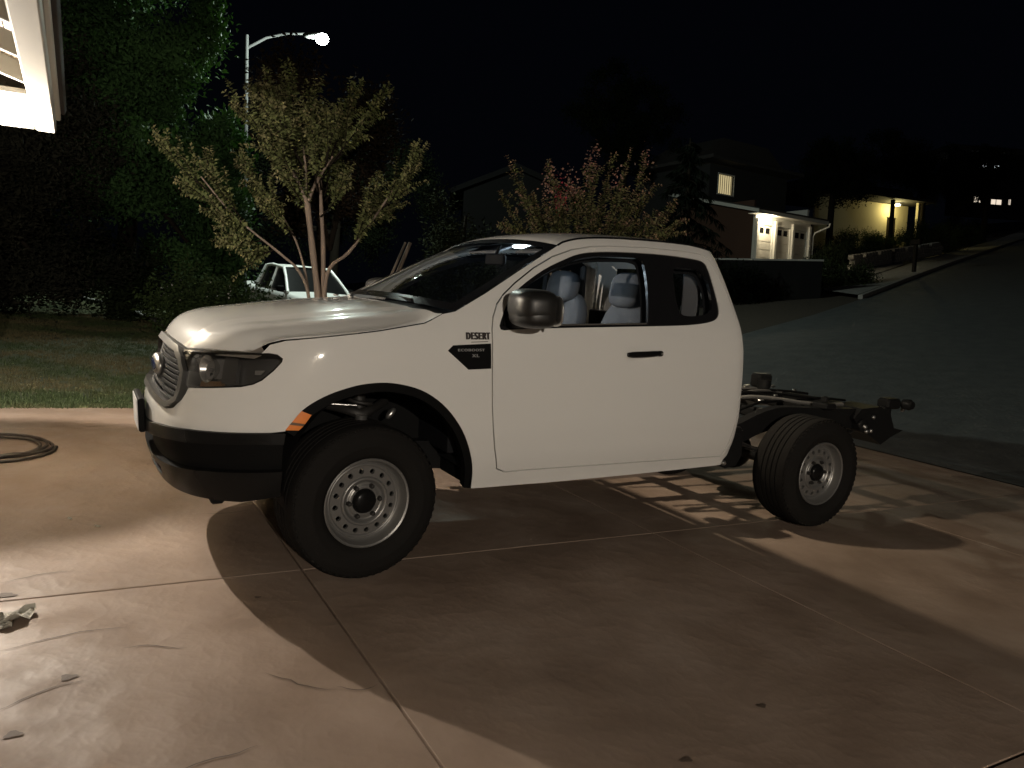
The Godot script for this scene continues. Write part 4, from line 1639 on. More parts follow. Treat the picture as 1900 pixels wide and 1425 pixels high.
func garage_house() -> void:
	# two storeys: garage wing in front with three narrow white doors, lit at its near corner
	var F := frame_at(Vector3(27.78, 4.0, -23.24), Vector3(4.37, 0, -.36))
	var h := thing("garage_house", "two storey house with three lit white garage doors beyond the street", "house", F)
	var I := Transform3D()
	var doors := [[.22, 0.0, 1.34, 2.45], [1.62, 0.0, 2.74, 2.45], [3.02, 0.0, 4.14, 2.45]]
	wall("wall", 0, 4.4, 0, 2.85, doors, I, M.house_white, h)
	var side := Transform3D(Basis(Vector3(0, 0, 1), Vector3.UP, Vector3(-1, 0, 0)), Vector3(0, 0, -7.0))
	wall("brick_wall", 0, 7.0 - .151, 0, 3.6, [], side, M.brick_red, h)
	var side2 := Transform3D(Basis(Vector3(0, 0, 1), Vector3.UP, Vector3(1, 0, 0)), Vector3(4.4, 0, -7.0))
	wall("wall", 0, 7.0 - .151, 0, 3.6, [], side2, M.house_white, h)
	for d in doors:
		var g := MB.new()
		g.bx(Vector3((d[0] + d[2]) / 2, 1.22, -.09), Vector3(d[2] - d[0] - .01, 2.44, .02))
		var go := obj("garage_door", g, M.house_white, h)
		for k in 5:
			slab_box("panel", Vector3((d[0] + d[2]) / 2, .22 + k * .40, -.07), Vector3(1.06, .37, .03), M.house_white, go, .012)
		for k in 2:
			var x: float = lerpf(d[0], d[2], .30 + .40 * k)
			var fr := slab_box("window", Vector3(x, 2.17, -.07), Vector3(.36, .34, .035), M.house_white, go, .006)
			slab_box("pane", Vector3(x, 2.17, -.05), Vector3(.30, .28, .008), M.black_gloss, fr, .002)
	for x in [.1, 1.48, 2.88, 4.27]:
		slab_box("post", Vector3(x, 1.35, .06), Vector3(.16, 2.7, .12), M.house_white, h, .01)
	slab_box("eave_fascia", Vector3(2.2, 2.93, .62), Vector3(5.6, .20, .04), M.house_white, h, .008)
	slab_box("soffit", Vector3(2.2, 2.86, .30), Vector3(5.6, .03, .60), M.house_white, h, .004)
	var gt := MB.new()
	gt.tube([Vector3(5.02, 2.90, .70), Vector3(5.0, 2.72, .66), Vector3(4.62, 2.40, .12), Vector3(4.55, 2.2, .07), Vector3(4.55, .1, .07)], [.045], 8)
	obj("downspout", gt, M.house_white, h)
	# garage roof: slopes up to the upper storey; the verge shows on the left
	var rf := MB.new()
	rf.prism(v2([.66, 3.0, .66, 3.08, -5.6, 4.55, -5.6, 4.45]), -.6, 5.0, Transform3D(Basis(Vector3(0, 0, 1), Vector3(0, 1, 0), Vector3(1, 0, 0)), Vector3.ZERO))
	obj("roof", rf, M.roof_shingle, h)
	var vg := MB.new()
	vg.prism(v2([.67, 2.86, .67, 3.02, -5.6, 4.48, -5.6, 4.32]), -.64, -.61, Transform3D(Basis(Vector3(0, 0, 1), Vector3(0, 1, 0), Vector3(1, 0, 0)), Vector3.ZERO))
	obj("verge_board", vg, M.house_white, h)
	# upper storey
	var U := Transform3D(Basis(), Vector3(0, 0, -5.5))
	wall("upper_wall", 2.6, 9.5, 2.9, 6.5, [[3.35, 4.92, 4.60, 6.02]], U, M.house_grey, h)
	var us := Transform3D(Basis(Vector3(0, 0, 1), Vector3.UP, Vector3(-1, 0, 0)), Vector3(2.6, 0, -11.5))
	wall("upper_wall", 0, 6.0 - .151, 2.9, 6.5, [], us, M.house_grey, h)
	slab_box("upper_roof", Vector3(6.0, 6.72, -8.3), Vector3(8.2, .22, 7.2), M.roof_shingle, h, .03)
	var ur := MB.new()
	ur.prism(v2([1.9, 6.83, 10.1, 6.83, 8.0, 8.2, 4.0, 8.2]), -10.5, -5.9, Transform3D())
	obj("upper_roof_slope", ur, M.roof_shingle, h)
	var wn := slab_box("window", Vector3(3.975, 5.47, -5.62), Vector3(1.25, 1.10, .02), M.window_glow, h, .002)
	for k in 7:
		slab_box("blind_slat", Vector3(3.43 + k * .18, 5.47, -5.585), Vector3(.045, 1.08, .02), M.soffit_board, wn, .004)
	slab_box("frame", Vector3(3.975, 6.05, -5.47), Vector3(1.42, .07, .05), M.house_white, wn, .008)
	slab_box("frame", Vector3(3.975, 4.89, -5.47), Vector3(1.42, .07, .08), M.house_white, wn, .008)
	for x in [3.30, 4.65]:
		slab_box("frame", Vector3(x, 5.47, -5.47), Vector3(.07, 1.08, .05), M.house_white, wn, .008)
	slab_box("wall_lamp", Vector3(.11, 2.70, .19), Vector3(.10, .16, .10), M.porch_glow, h, .02)
	lamp(h, Vector3(.5, 2.62, .36), 3.3, Color(1, .93, .78), .06, 25.0)
	slab_box("driveway_pad", Vector3(2.0, -.14, 2.6), Vector3(7.0, .25, 5.2), M.sidewalk_concrete, h, .02)


func porch_house() -> void:
	var F := frame_at(Vector3(44.3, 6.9, -31.6), Vector3(5.5, 0, .72))
	var h := thing("porch_house", "dark house with a yellow lit porch wall behind shrubs up the hill", "house", F)
	var I := Transform3D()
	wall("wall", -2.0, 6.5, 0, 3.6, [[4.55, 0.2, 5.5, 2.7]], I, M.house_cream, h)
	slab_box("door", Vector3(5.02, 1.45, -.13), Vector3(.94, 2.5, .05), M.bark_dark, h, .01)
	slab_box("porch_roof", Vector3(2.2, 3.75, .7), Vector3(9.6, .22, 2.4), M.roof_shingle, h, .03)
	for x in [3.35, 5.75]:
		slab_box("porch_post", Vector3(x, 1.8, 1.5), Vector3(.22, 3.6, .22), M.house_cream if x > 5 else M.bark_dark, h, .02)
	slab_box("roof", Vector3(2.2, 4.3, -3.0), Vector3(9.8, .9, 6.0), M.roof_shingle, h, .2)
	var lm := MB.new()
	lm.lathe(Transform3D(Basis(), Vector3(4.75, 3.42, .62)), v2([0, -.02, .20, 0, .22, .08, .12, .14, 0, .15]), 18)
	obj("porch_lamp", lm, M.porch_glow, h)
	lamp(h, Vector3(4.55, 3.2, .75), 2.7, Color(1, .93, .62), .08, 25.0)


func hill_house() -> void:
	var F := frame_at(Vector3(75.5, 14.2, -41.0), Vector3(4.0, 0, 1.6))
	var h := thing("hill_house", "far house at the top of the street with small bright windows", "house", F)
	var wins := [[.6, 3.1, 1.5, 4.3], [2.3, 3.3, 2.9, 4.2], [.4, .5, 1.6, 1.2], [2.3, .4, 3.5, .9], [4.2, .45, 4.5, 1.0]]
	wall("wall", -2.5, 6.5, -1.0, 5.2, wins, Transform3D(), M.house_grey, h)
	for k in wins.size():
		var w: Array = wins[k]
		var wo := slab_box("window", Vector3((w[0] + w[2]) / 2, (w[1] + w[3]) / 2, -.11), Vector3(w[2] - w[0] - .01, w[3] - w[1] - .01, .02), M.far_window_glow if k < 2 else M.dim_window_glow, h, .002)
		slab_box("mullion", Vector3((w[0] + w[2]) / 2, (w[1] + w[3]) / 2, -.085), Vector3(.06, w[3] - w[1] - .02, .03), M.bark_dark, wo, .005)
	slab_box("roof", Vector3(2.0, 5.5, -2.5), Vector3(10.0, .5, 6.5), M.roof_shingle, h, .1)


func gable_house() -> void:
	var F := frame_at(Vector3(13.9, 1.0, -27.4), Vector3(5.0, 0, 2.3))
	var h := thing("gable_house", "unlit grey gabled house in the dark behind the pink flowering shrub", "house", F)
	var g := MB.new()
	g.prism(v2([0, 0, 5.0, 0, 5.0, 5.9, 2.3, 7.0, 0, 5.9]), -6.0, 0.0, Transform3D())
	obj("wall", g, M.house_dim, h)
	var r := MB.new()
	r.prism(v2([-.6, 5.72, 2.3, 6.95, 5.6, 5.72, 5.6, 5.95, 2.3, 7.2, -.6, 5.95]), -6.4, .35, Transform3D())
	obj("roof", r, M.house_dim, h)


func white_pickup(label: String, at: Vector3, yaw: float) -> Node3D:
	# nose along local -x
	var t := thing("parked_pickup", label, "pickup truck", Transform3D(Basis(Vector3.UP, yaw) * Basis(Vector3(0, 0, 1), .10), at), "white pickups parked along the street")
	var st := [[-2.62, .55, .80, .78], [-2.58, .50, .98, .86], [-2.35, .48, 1.06, .93], [-1.7, .48, 1.13, .95], [-1.05, .48, 1.17, .95], [-.9, .48, 1.18, .95], [.95, .48, 1.18, .95], [1.0, .48, 1.16, .95], [2.55, .48, 1.16, .94], [2.70, .55, 1.10, .90]]
	var rows := []
	for s in st:
		var row := PackedVector3Array()
		for j in 13:
			var a: Array = [Vector2(-1, 0), Vector2(-1, .35), Vector2(-1, .7), Vector2(-.98, .9), Vector2(-.88, 1), Vector2(-.5, 1.03), Vector2(0, 1.05), Vector2(.5, 1.03), Vector2(.88, 1), Vector2(.98, .9), Vector2(1, .7), Vector2(1, .35), Vector2(1, 0)]
			row.append(Vector3(s[0], lerpf(s[1], s[2], a[j].y), a[j].x * s[3]))
		rows.append(row)
	var b := MB.new()
	b.grid(rows, Vector3(0, .4, 0))
	b.quad(rows[0][0], rows[0][4], rows[0][8], rows[0][12], Vector3.LEFT)
	b.quad(rows[9][0], rows[9][4], rows[9][8], rows[9][12], Vector3.RIGHT)
	obj("body", b, M.pickup_white, t)
	# cab: pillars and roof as a frame, dark panes
	var c := MB.new()
	var P := func(x: float, y: float, s: float) -> Vector3: return Vector3(x, y, s * lerpf(.90, .68, (y - 1.18) / .62))
	var panes := MB.new()
	for s in [1.0, -1.0]:
		c.tube([P.call(-1.02, 1.17, s), P.call(-.55, 1.55, s), P.call(-.22, 1.77, s)], [.045, .04, .045], 8)
		c.tube([P.call(-.22, 1.77, s), P.call(.55, 1.80, s), P.call(.88, 1.76, s)], [.045, .05, .045], 8)
		c.tube([P.call(.88, 1.76, s), P.call(1.0, 1.17, s)], [.07, .09], 8)
		c.tube([P.call(.12, 1.17, s), P.call(.16, 1.77, s)], [.05, .045], 8)
		panes.quad(P.call(-.98, 1.19, s), P.call(.95, 1.19, s), P.call(.86, 1.75, s), P.call(-.24, 1.75, s), Vector3(0, .3, s).normalized())
	var rr := []
	for i in 5:
		var row := PackedVector3Array()
		for j in 9:
			var q := 1.0 - j / 4.0
			row.append(Vector3(lerpf(-.25, .92, i / 4.0), 1.78 + .035 * (1.0 - q * q) + .02 * sin(PI * i / 4.0), .70 * q))
		rr.append(row)
	c.grid(rr, Vector3(.3, 1.2, 0))
	obj("cab", c, M.pickup_white, t)
	panes.quad(P.call(-.98, 1.19, 1), P.call(-.98, 1.19, -1), P.call(-.24, 1.77, -1), P.call(-.24, 1.77, 1), Vector3(-.6, .8, 0))
	panes.quad(P.call(.97, 1.19, 1), P.call(.97, 1.19, -1), P.call(.87, 1.77, -1), P.call(.87, 1.77, 1), Vector3.RIGHT)
	obj("windows", panes, M.black_gloss, t)
	var gr := MB.new()
	gr.bx(Vector3(-2.63, .74, 0), Vector3(.05, .30, 1.1), .02)
	gr.bx(Vector3(-2.62, .50, 0), Vector3(.14, .16, 1.78), .04)
	obj("grille", gr, M.black_plastic, t)
	for s in [1.0, -1.0]:
		slab_box("headlight", Vector3(-2.61, .86, .70 * s), Vector3(.08, .16, .30), M.silver, t, .03)
		slab_box("door_mirror", Vector3(-.82, 1.24, 1.02 * s), Vector3(.10, .16, .22), M.black_plastic, t, .04)
	for x in [-1.72, 1.65]:
		for s in [1.0, -1.0]:
			var w := MB.new()
			w.lathe(Transform3D(Basis(Vector3.RIGHT, PI / 2 * s), Vector3(x, .38, .80 * s)), v2([0, .11, .22, .12, .24, .15, .36, .15, .38, .10, .38, -.10, .3, -.12, 0, -.12]), 28)
			obj("wheel", w, M.rubber, t)
	return t


# ---------------------------------------------------------------- the place
func _ready() -> void:
	rng.seed = 4
	# camera, sky, exposure
	var cam := Camera3D.new()
	cam.name = "camera"
	cam.fov = 53.06
	cam.far = 600.0
	cam.near = .05
	add_child(cam)
	cam.transform = Transform3D(Basis(Vector3(.87105, .04095, .48949), Vector3(.00501, .99573, -.09222), Vector3(-.49118, .08278, .86712)), Vector3(-1.186, 1.2292, 4.3401))
	cam.current = true
	var env := Environment.new()
	env.background_mode = Environment.BG_SKY
	var sky := Sky.new()
	var sm := ProceduralSkyMaterial.new()
	sm.sky_top_color = lin(.0006, .0008, .0016)
	sm.sky_horizon_color = lin(.0009, .0011, .0018)
	sm.sky_curve = .2
	sm.ground_bottom_color = lin(.0003, .0003, .0003)
	sm.ground_horizon_color = lin(.0006, .0007, .0009)
	sky.sky_material = sm
	env.sky = sky
	env.tonemap_mode = Environment.TONE_MAPPER_LINEAR
	env.tonemap_exposure = 1.0
	env.sdfgi_enabled = true
	env.ssao_enabled = true
	env.ssil_enabled = true
	var we := WorldEnvironment.new()
	we.name = "world_environment"
	we.environment = env
	add_child(we)
	materials()
	glow("bulb_glow", 1, .86, .64, 14.0)
	glow("street_glow", .92, 1, .93, 60.0)
	glow("dome_glow", .85, .95, 1, 6.0)
	glow("cargo_glow", 1, .95, .85, 3.0)
	glow("window_glow", 1, .82, .42, .5)
	glow("porch_glow", 1, .92, .66, 4.0)
	glow("far_window_glow", .9, 1, 1, 2.6)
	glow("dim_window_glow", 1, .85, .68, .9)
	body_tables()
	# lit lamps of the place: the two house lanterns, the street lamp, the cargo lamp on the cab
	house_side()
	street_light()
	ground_and_paving()
	far_side()
	var truck := make_truck()
	var cg := MB.new()
	cg.bx(Vector3(2.351, 1.735, 0), Vector3(.008, .028, .12), .003)
	obj("cargo_lamp", cg, M.cargo_glow, truck, RK)
	var sp := SpotLight3D.new()
	sp.name = "cargo_lamp_light"
	sp.light_energy = 2.1
	sp.light_color = Color(1, .93, .82)
	sp.light_size = .03
	sp.spot_range = 30.0
	sp.spot_attenuation = 2.0
	sp.spot_angle = 85.0
	sp.spot_angle_attenuation = .6
	sp.shadow_enabled = true
	truck.add_child(sp)
	sp.transform = Transform3D(Basis.looking_at(Vector3(.72, -.70, 0), Vector3.UP), Vector3(2.307, 1.816, 0))
	plants()
	small_things()


func lantern(label: String, at: Vector3, energy: float, out: Vector3) -> void:
	var t := thing("wall_lantern", label, "lantern", Transform3D(Basis(), at), "lanterns on the house wall")
	var b := MB.new()
	b.lathe(Transform3D(), v2([0, -.165, .126, -.163, .130, -.155, .10, -.148, 0, -.146]), 28)
	obj("base", b, M.lantern_black, t)
	var c := MB.new()
	c.lathe(Transform3D(), v2([0, .24, .02, .23, .03, .20, .10, .15, .105, .14, 0, .14]), 20)
	obj("cap", c, M.lantern_black, t)
	for k in 4:
		var p := MB.new()
		var a := TAU * (k + .5) / 4.0
		p.tube([Vector3(cos(a) * .09, -.15, sin(a) * .09), Vector3(cos(a) * .085, .145, sin(a) * .085)], [.004], 6)
		obj("bar", p, M.lantern_black, t)
	var ar := MB.new()
	ar.tube([Vector3(0, .21, 0), out * -.10 + Vector3(0, .20, 0), out * -.20 + Vector3(0, .10, 0)], [.012], 8)
	ar.box(Transform3D(Basis(), out * -.205 + Vector3(0, .06, 0)), Vector3(.03, .22, .10), .006)
	obj("bracket", ar, M.lantern_black, t)
	var bb := MB.new()
	bb.blob(Transform3D(), Vector3(.018, .026, .018), 2.0, 10, 14)
	obj("bulb", bb, M.bulb_glow, t)
	lamp(t, Vector3.ZERO, energy, Color(1, .95, .885), .012, 60.0)


func house_side() -> void:
	var h := thing("own_house", "white eave corner of the house at the top left, lit by its lantern", "house")
	# garage wall along z, just outside the picture; it carries the lanterns and bounces their light
	var W := Transform3D(Basis(Vector3(0, 0, 1), Vector3.UP, Vector3(-1, 0, 0)).inverse(), Vector3.ZERO)
	W = Transform3D(Basis(Vector3(0, 0, -1), Vector3.UP, Vector3(1, 0, 0)), Vector3(-2.08, 0, 0))
	wall("wall", -16.0, 2.5, -1.2, 2.9, [[-3.8, -.6, .9, 1.95]], W, M.house_cream, h, .2)
	var gd := slab_box("garage_door", Vector3(-2.22, .66, 1.45), Vector3(.04, 2.6, 4.7), M.house_white, h, .005)
	for k in 4:
		for j in 6:
			slab_box("panel", Vector3(-2.195, -.30 + k * .62, -.52 + j * .78), Vector3(.02, .46, .62), M.house_white, gd, .008)
	# eave: outer beam, rafters, boards above, white closing panel over the lantern
	var bm := MB.new()
	bm.bx(Vector3(-1.375, 2.50, 1.0), Vector3(.125, .17, 6.30), .012)
	bm.bx(Vector3(-1.30, 2.56, 1.0), Vector3(.03, .11, 6.30), .008)
	obj("fascia", bm, M.house_white, h)
	for k in 9:
		var z := -.83 + k * .525
		var rb := MB.new()
		rb.box(Transform3D(Basis(Vector3(0, 0, 1), -.30), Vector3(-1.75, 2.575, z)), Vector3(.70, .10, .045), .006)
		obj("rafter", rb, M.house_white, h)
	for k in 9:
		var bd := MB.new()
		bd.box(Transform3D(Basis(Vector3(0, 0, 1), -.30), Vector3(-1.76 + (k - 4) * .078 * .955, 2.668 - (k - 4) * .078 * .296, 1.0)), Vector3(.075, .016, 6.28), .003)
		obj("soffit_board", bd, M.soffit_board, h)
	var rf := MB.new()
	rf.box(Transform3D(Basis(Vector3(0, 0, 1), -.30), Vector3(-2.4, 2.93, 1.0)), Vector3(2.4, .05, 6.34), .008)
	obj("roof", rf, M.roof_shingle, h)
	slab_box("closing_panel", Vector3(-1.76, 2.44, -1.62), Vector3(.64, .03, 1.06), M.house_white, h, .006)
	lantern("lit black lantern on the house wall under the white eave corner", Vector3(-1.86, 2.26, -1.72), 12.0, Vector3(1, 0, 0))
	lantern("lit black lantern far along the house wall behind the camera", Vector3(-1.86, 2.5, 10.8), 37.0, Vector3(1, 0, 0))


func street_light() -> void:
	var b := gnd(2.87, -18.3)
	var t := thing("street_lamp", "tall grey street lamp with a long arm and a bright white head", "street lamp", Transform3D(Basis(), b))
	var pm := MB.new()
	pm.tube([Vector3(0, 0, 0), Vector3(0, 4, 0), Vector3(0, 8.1, 0)], [.085, .07, .05], 12)
	pm.lathe(Transform3D(), v2([.16, 0, .16, .06, .10, .10, .09, .14]), 14)
	obj("pole", pm, M.steel_pole, t)
	var am := MB.new()
	am.tube([Vector3(0, 7.75, 0), Vector3(.5, 8.1, .10), Vector3(1.0, 8.28, .21), Vector3(1.65, 8.30, .60)], [.04, .036, .032, .03], 9)
	obj("arm", am, M.steel_pole, t)
	var hd := MB.new()
	var top := Vector3(4.56, 8.53, -16.9) - b
	var dir := Vector3(1.65, 0, 1.35).normalized()
	am = MB.new()
	hd.blob(Transform3D(Basis(dir, Vector3.UP, dir.cross(Vector3.UP)), top + Vector3(-.16, .10, -.14)), Vector3(.34, .07, .15), 2.6, 12, 20)
	obj("head", hd, M.steel_pole, t)
	var ln := MB.new()
	ln.blob(Transform3D(Basis(dir, Vector3.UP, dir.cross(Vector3.UP)), top), Vector3(.17, .15, .16), 2.1, 12, 18)
	obj("lamp_lens", ln, M.street_glow, t)
	lamp(t, top + Vector3(0, -.02, 0), 62.0, Color(.93, 1.0, .95), .10, 120.0)


func ground_and_paving() -> void:
	var g := sheet("ground", v2([-60, -90, 160, -90, 160, 60, -60, 60]), -.09, 4.0, M.soil)
	tag(g, "dark bare ground between the lawns and the hillside", "ground", "", "structure")
	var lw := sheet("lawn", v2([-30, -40, 2.2, -40, 5.2, -12, 6.2, -4.03, -30, -4.03]), -.005, .8, M.lawn_base)
	tag(lw, "green and brown front lawn behind the truck's nose", "lawn", "", "structure")
	rng.seed = 21
	var blade := MB.new()
	for k in 7:
		var a := rng.randf() * TAU
		var o := Vector3(rng.randfn(0, .018), 0, rng.randfn(0, .018))
		var d := Vector3(cos(a), 0, sin(a))
		var hgt := rng.randf_range(.018, .042)
		var lean := d * rng.randf_range(.005, .035)
		var w := d.cross(Vector3.UP) * .0035
		var nn := (d + Vector3.UP * .6).normalized()
		blade.tri(o - w, o + w, o + lean + Vector3.UP * hgt, nn, nn, nn)
	var bm := blade.mesh()
	var wh := []
	var co := []
	var dry := noise(.55, 3, 4)
	for k in 42000:
		var d := pow(rng.randf(), 1.5)
		var x := rng.randf_range(-4.5, 5.6)
		var z := lerpf(-4.0, -16.5, d)
		if k < 1500:
			z = -4.0 + rng.randf() * .05
		var s := rng.randf_range(.7, 1.3)
		wh.append(Transform3D(Basis(Vector3.UP, rng.randf() * TAU).scaled(Vector3(s, s, s)), gnd(x, z, -.004)))
		var v := clampf(dry.get_noise_2d(x, z) * 1.6 + .45 + rng.randfn(0, .12), 0, 1)
		co.append(Color(.045, .07, .02).lerp(Color(.13, .11, .05), v))
	var gs := many("grass", bm, wh, co, M.grass_blade)
	tag(gs, "short patchy grass growing on the front lawn", "grass")
	# driveway: slabs with sunk joints, laid in the tilted frame
	var dw := thing("driveway", "reddish brown stamped concrete driveway under the white truck", "driveway", Transform3D(TB, Vector3.ZERO))
	dw.set_meta("kind", "structure")
	var bed := MB.new()
	bed.bx(Vector3(2.1, -.065, 2.0), Vector3(9.1, .07, 12.2))
	obj("joint_bed", bed, M.joint_dark, dw)
	var xs := [-2.44, -.235, 1.975, 4.19, 6.62]
	var zs := [-4.05, -3.0, .655, 3.02, 5.4, 8.0]
	for i in 4:
		for j in 5:
			var m := MB.new()
			var gapw := .014 if (j == 2 and i < 2) else .009
			var gx := .009 if i < 2 else .005
			var lo := Vector3(xs[i] + gx * .5, -.06, zs[j] + gapw * .5)
			var hi := Vector3(xs[i + 1] - gx * .5, 0, zs[j + 1] - gapw * .5)
			m.box(Transform3D(Basis(), (lo + hi) * .5), hi - lo, .0035)
			obj("slab", m, [M.concrete_far, M.concrete_middle, M.concrete_near, M.concrete_near, M.concrete_near][j], dw)
	# oil spots and hairline cracks that stay where they are
	rng.seed = 3
	for q in [[-1.22, 1.41, .026, .02], [-1.36, 1.72, .024, .018], [-1.48, .60, .07, .022], [-.50, .93, .014, .01], [.5, 2.6, .022, .012], [1.0, 2.45, .02, .012]]:
		var s := MB.new()
		var n := 14
		for k in n:
			var a0 := TAU * k / n
			var a1 := TAU * (k + 1) / n
			var r0 := 1.0 + .25 * sin(a0 * 3.0 + q[0] * 9.0)
			var r1 := 1.0 + .25 * sin(a1 * 3.0 + q[0] * 9.0)
			var c := Vector3(q[0], .0035, q[1])
			s.tri(c, c + Vector3(cos(a0) * q[2] * r0, 0, sin(a0) * q[3] * r0), c + Vector3(cos(a1) * q[2] * r1, 0, sin(a1) * q[3] * r1), Vector3.UP, Vector3.UP, Vector3.UP)
		obj("stain", s, M.stain, dw)
	for q in [[-1.45, 1.12, -1.02, 1.05], [-1.05, 1.25, -.83, 1.30], [-.62, 1.62, -.40, 1.80], [-.40, 1.80, -.26, 1.83], [-1.42, 1.55, -1.15, 1.44], [-1.5, .44, -1.2, .38], [-1.28, -.42, -1.15, -.46], [-.60, -.33, -.28, -.38], [-.95, 2.1, -.72, 2.02], [-.5, 2.3, -.3, 2.38]]:
		var s := MB.new()
		var a := Vector3(q[0], .003, q[1])
		var b := Vector3(q[2], .003, q[3])
		var sd := (b - a).cross(Vector3.UP).normalized()
		var pp := []
		for k in 9:
			var u := k / 8.0
			pp.append(a.lerp(b, u) + sd * (.018 * sin(u * 5.0 + q[0] * 3.0) + rng.randfn(0, .003)))
		for k in 8:
			var w0 := .0028 * sin(PI * k / 8.0) + .0004
			var w1 := .0028 * sin(PI * (k + 1) / 8.0) + .0004
			s.quad(pp[k] - sd * w0, pp[k] + sd * w0, pp[k + 1] + sd * w1, pp[k + 1] - sd * w1, Vector3.UP)
		obj("crack", s, M.stain, dw)
	# street, gutter, far pavement and the driveways across it
	var st := sheet("street", v2([6.66, 40, 6.66, -8.0, 8.2, -8.6, 13.2, -9.5, 17.0, -10.6, 21.3, -12.2, 37.2, -19.0, 65.3, -30.2, 110, -50, 120, -20, 60, 8, 30, 26, 20, 40]), .0, 1.0, M.asphalt)
	tag(st, "dark asphalt street climbing the hill on the right", "street", "", "structure")
	var bk := sheet("back_street", v2([2.6, -23.5, 12.5, -17.5, 11.0, -13.5, 2.6, -15.6]), .004, 1.0, M.asphalt)
	tag(bk, "stretch of asphalt under the parked white pickup", "street", "", "structure")
	var swp := v2([21.4, -12.5, 37.3, -19.2, 65.4, -30.4, 110, -50.2, 110, -52.2, 64.8, -32.2, 36.6, -20.9, 22.6, -14.6])
	var sw := sheet("sidewalk", swp, .12, .8, M.sidewalk_concrete)
	tag(sw, "pale concrete pavement along the far side of the street", "pavement", "", "structure")
	var kb := MB.new()
	var kl := v2([21.3, -12.3, 24, -13.45, 28, -15.2, 32, -16.9, 37.2, -19.08, 44, -21.8, 52, -25, 65.3, -30.3])
	for i in kl.size() - 1:
		var a := gnd(kl[i].x, kl[i].y, .05)
		var b := gnd(kl[i + 1].x, kl[i + 1].y, .05)
		var x := (b - a).normalized()
		var z := x.cross(Vector3.UP).normalized()
		kb.box(Transform3D(Basis(x, z.cross(x), z), (a + b) * .5), Vector3(a.distance_to(b), .16, .16), .02)
	var ko := obj("kerb", kb, M.sidewalk_concrete)
	tag(ko, "concrete kerb between the street and the far pavement", "kerb", "", "structure")
	var dv := sheet("far_driveway", v2([22.9, -14.9, 36.4, -21.1, 39.5, -23.2, 33.0, -23.0, 27.0, -19.2]), .10, .8, M.sidewalk_concrete)
	tag(dv, "pale driveway in front of the lit garage doors", "driveway", "", "structure")
	var ed := MB.new()
	var el := smooth_line(v2([-1.2, -19.5, -.25, -16.6, -.03, -15.6, .14, -14.2, .42, -12.6, 1.0, -10.5, 2.2, -8.6]), 4)
	for i in el.size() - 1:
		var a := gnd(el[i].x, el[i].y, .02)
		var b := gnd(el[i + 1].x, el[i + 1].y, .02)
		var x := (b - a).normalized()
		var z := x.cross(Vector3.UP).normalized()
		ed.box(Transform3D(Basis(x, z.cross(x), z), (a + b) * .5), Vector3(a.distance_to(b) + .01, .10, .16), .015)
	var eo := obj("lawn_edging", ed, M.sidewalk_concrete)
	tag(eo, "pale curved concrete edging at the back of the lawn", "edging", "", "structure")


func far_side() -> void:
	garage_house()
	porch_house()
	hill_house()
	gable_house()
	var c := Vector3(4.55, 0, -18.2)
	white_pickup("white pickup parked behind the thin tree, lit by the street lamp", gnd(4.3, -17.6, .12), 1.76)
	var mb := thing("mailbox", "dark post with a mailbox beside the pale far driveway", "mailbox", Transform3D(Basis(), gnd(31.0, -16.9, .1)))
	slab_box("post", Vector3(0, .65, 0), Vector3(.14, 1.3, .14), M.bark_dark, mb, .015)
	slab_box("box", Vector3(0, 1.32, 0), Vector3(.22, .24, .48), M.bark_dark, mb, .04)
	var gw := thing("garden_wall", "straight dark garden wall with a pale cap below the lit garage doors", "wall", Transform3D(Basis(Vector3.UP, -.822), Vector3(20.4, 2.85, -16.3)))
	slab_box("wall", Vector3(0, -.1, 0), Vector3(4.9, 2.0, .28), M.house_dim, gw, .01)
	slab_box("cap", Vector3(0, .945, 0), Vector3(4.96, .07, .36), M.sidewalk_concrete, gw, .012)
	rng.seed = 61
	var rw := thing("retaining_wall", "low pale stone retaining wall above the lit far driveway", "wall", Transform3D(Basis(), Vector3.ZERO))
	for k in 34:
		for r in 3:
			var u := (k + .5 * (r % 2)) / 34.0
			var x := lerpf(33.0, 45.5, u)
			var z := lerpf(-21.6, -24.8, u)
			if r == 2 and k % 5 == 3:
				continue
			var bl := MB.new()
			bl.box(Transform3D(Basis(Vector3.UP, .25 + rng.randfn(0, .02)), gnd(x, z, .22 + r * .26)), Vector3(.355, .245, .3), .02)
			obj("stone", bl, M.stone_pale, rw)


func clone(o: Node3D, label: String, xf: Transform3D) -> Node3D:
	var c: Node3D = o.duplicate()
	c.name = numbered(String(o.name).rstrip("0123456789").trim_suffix("_"))
	add_child(c)
	c.transform = xf
	c.set_meta("label", label)
	return c


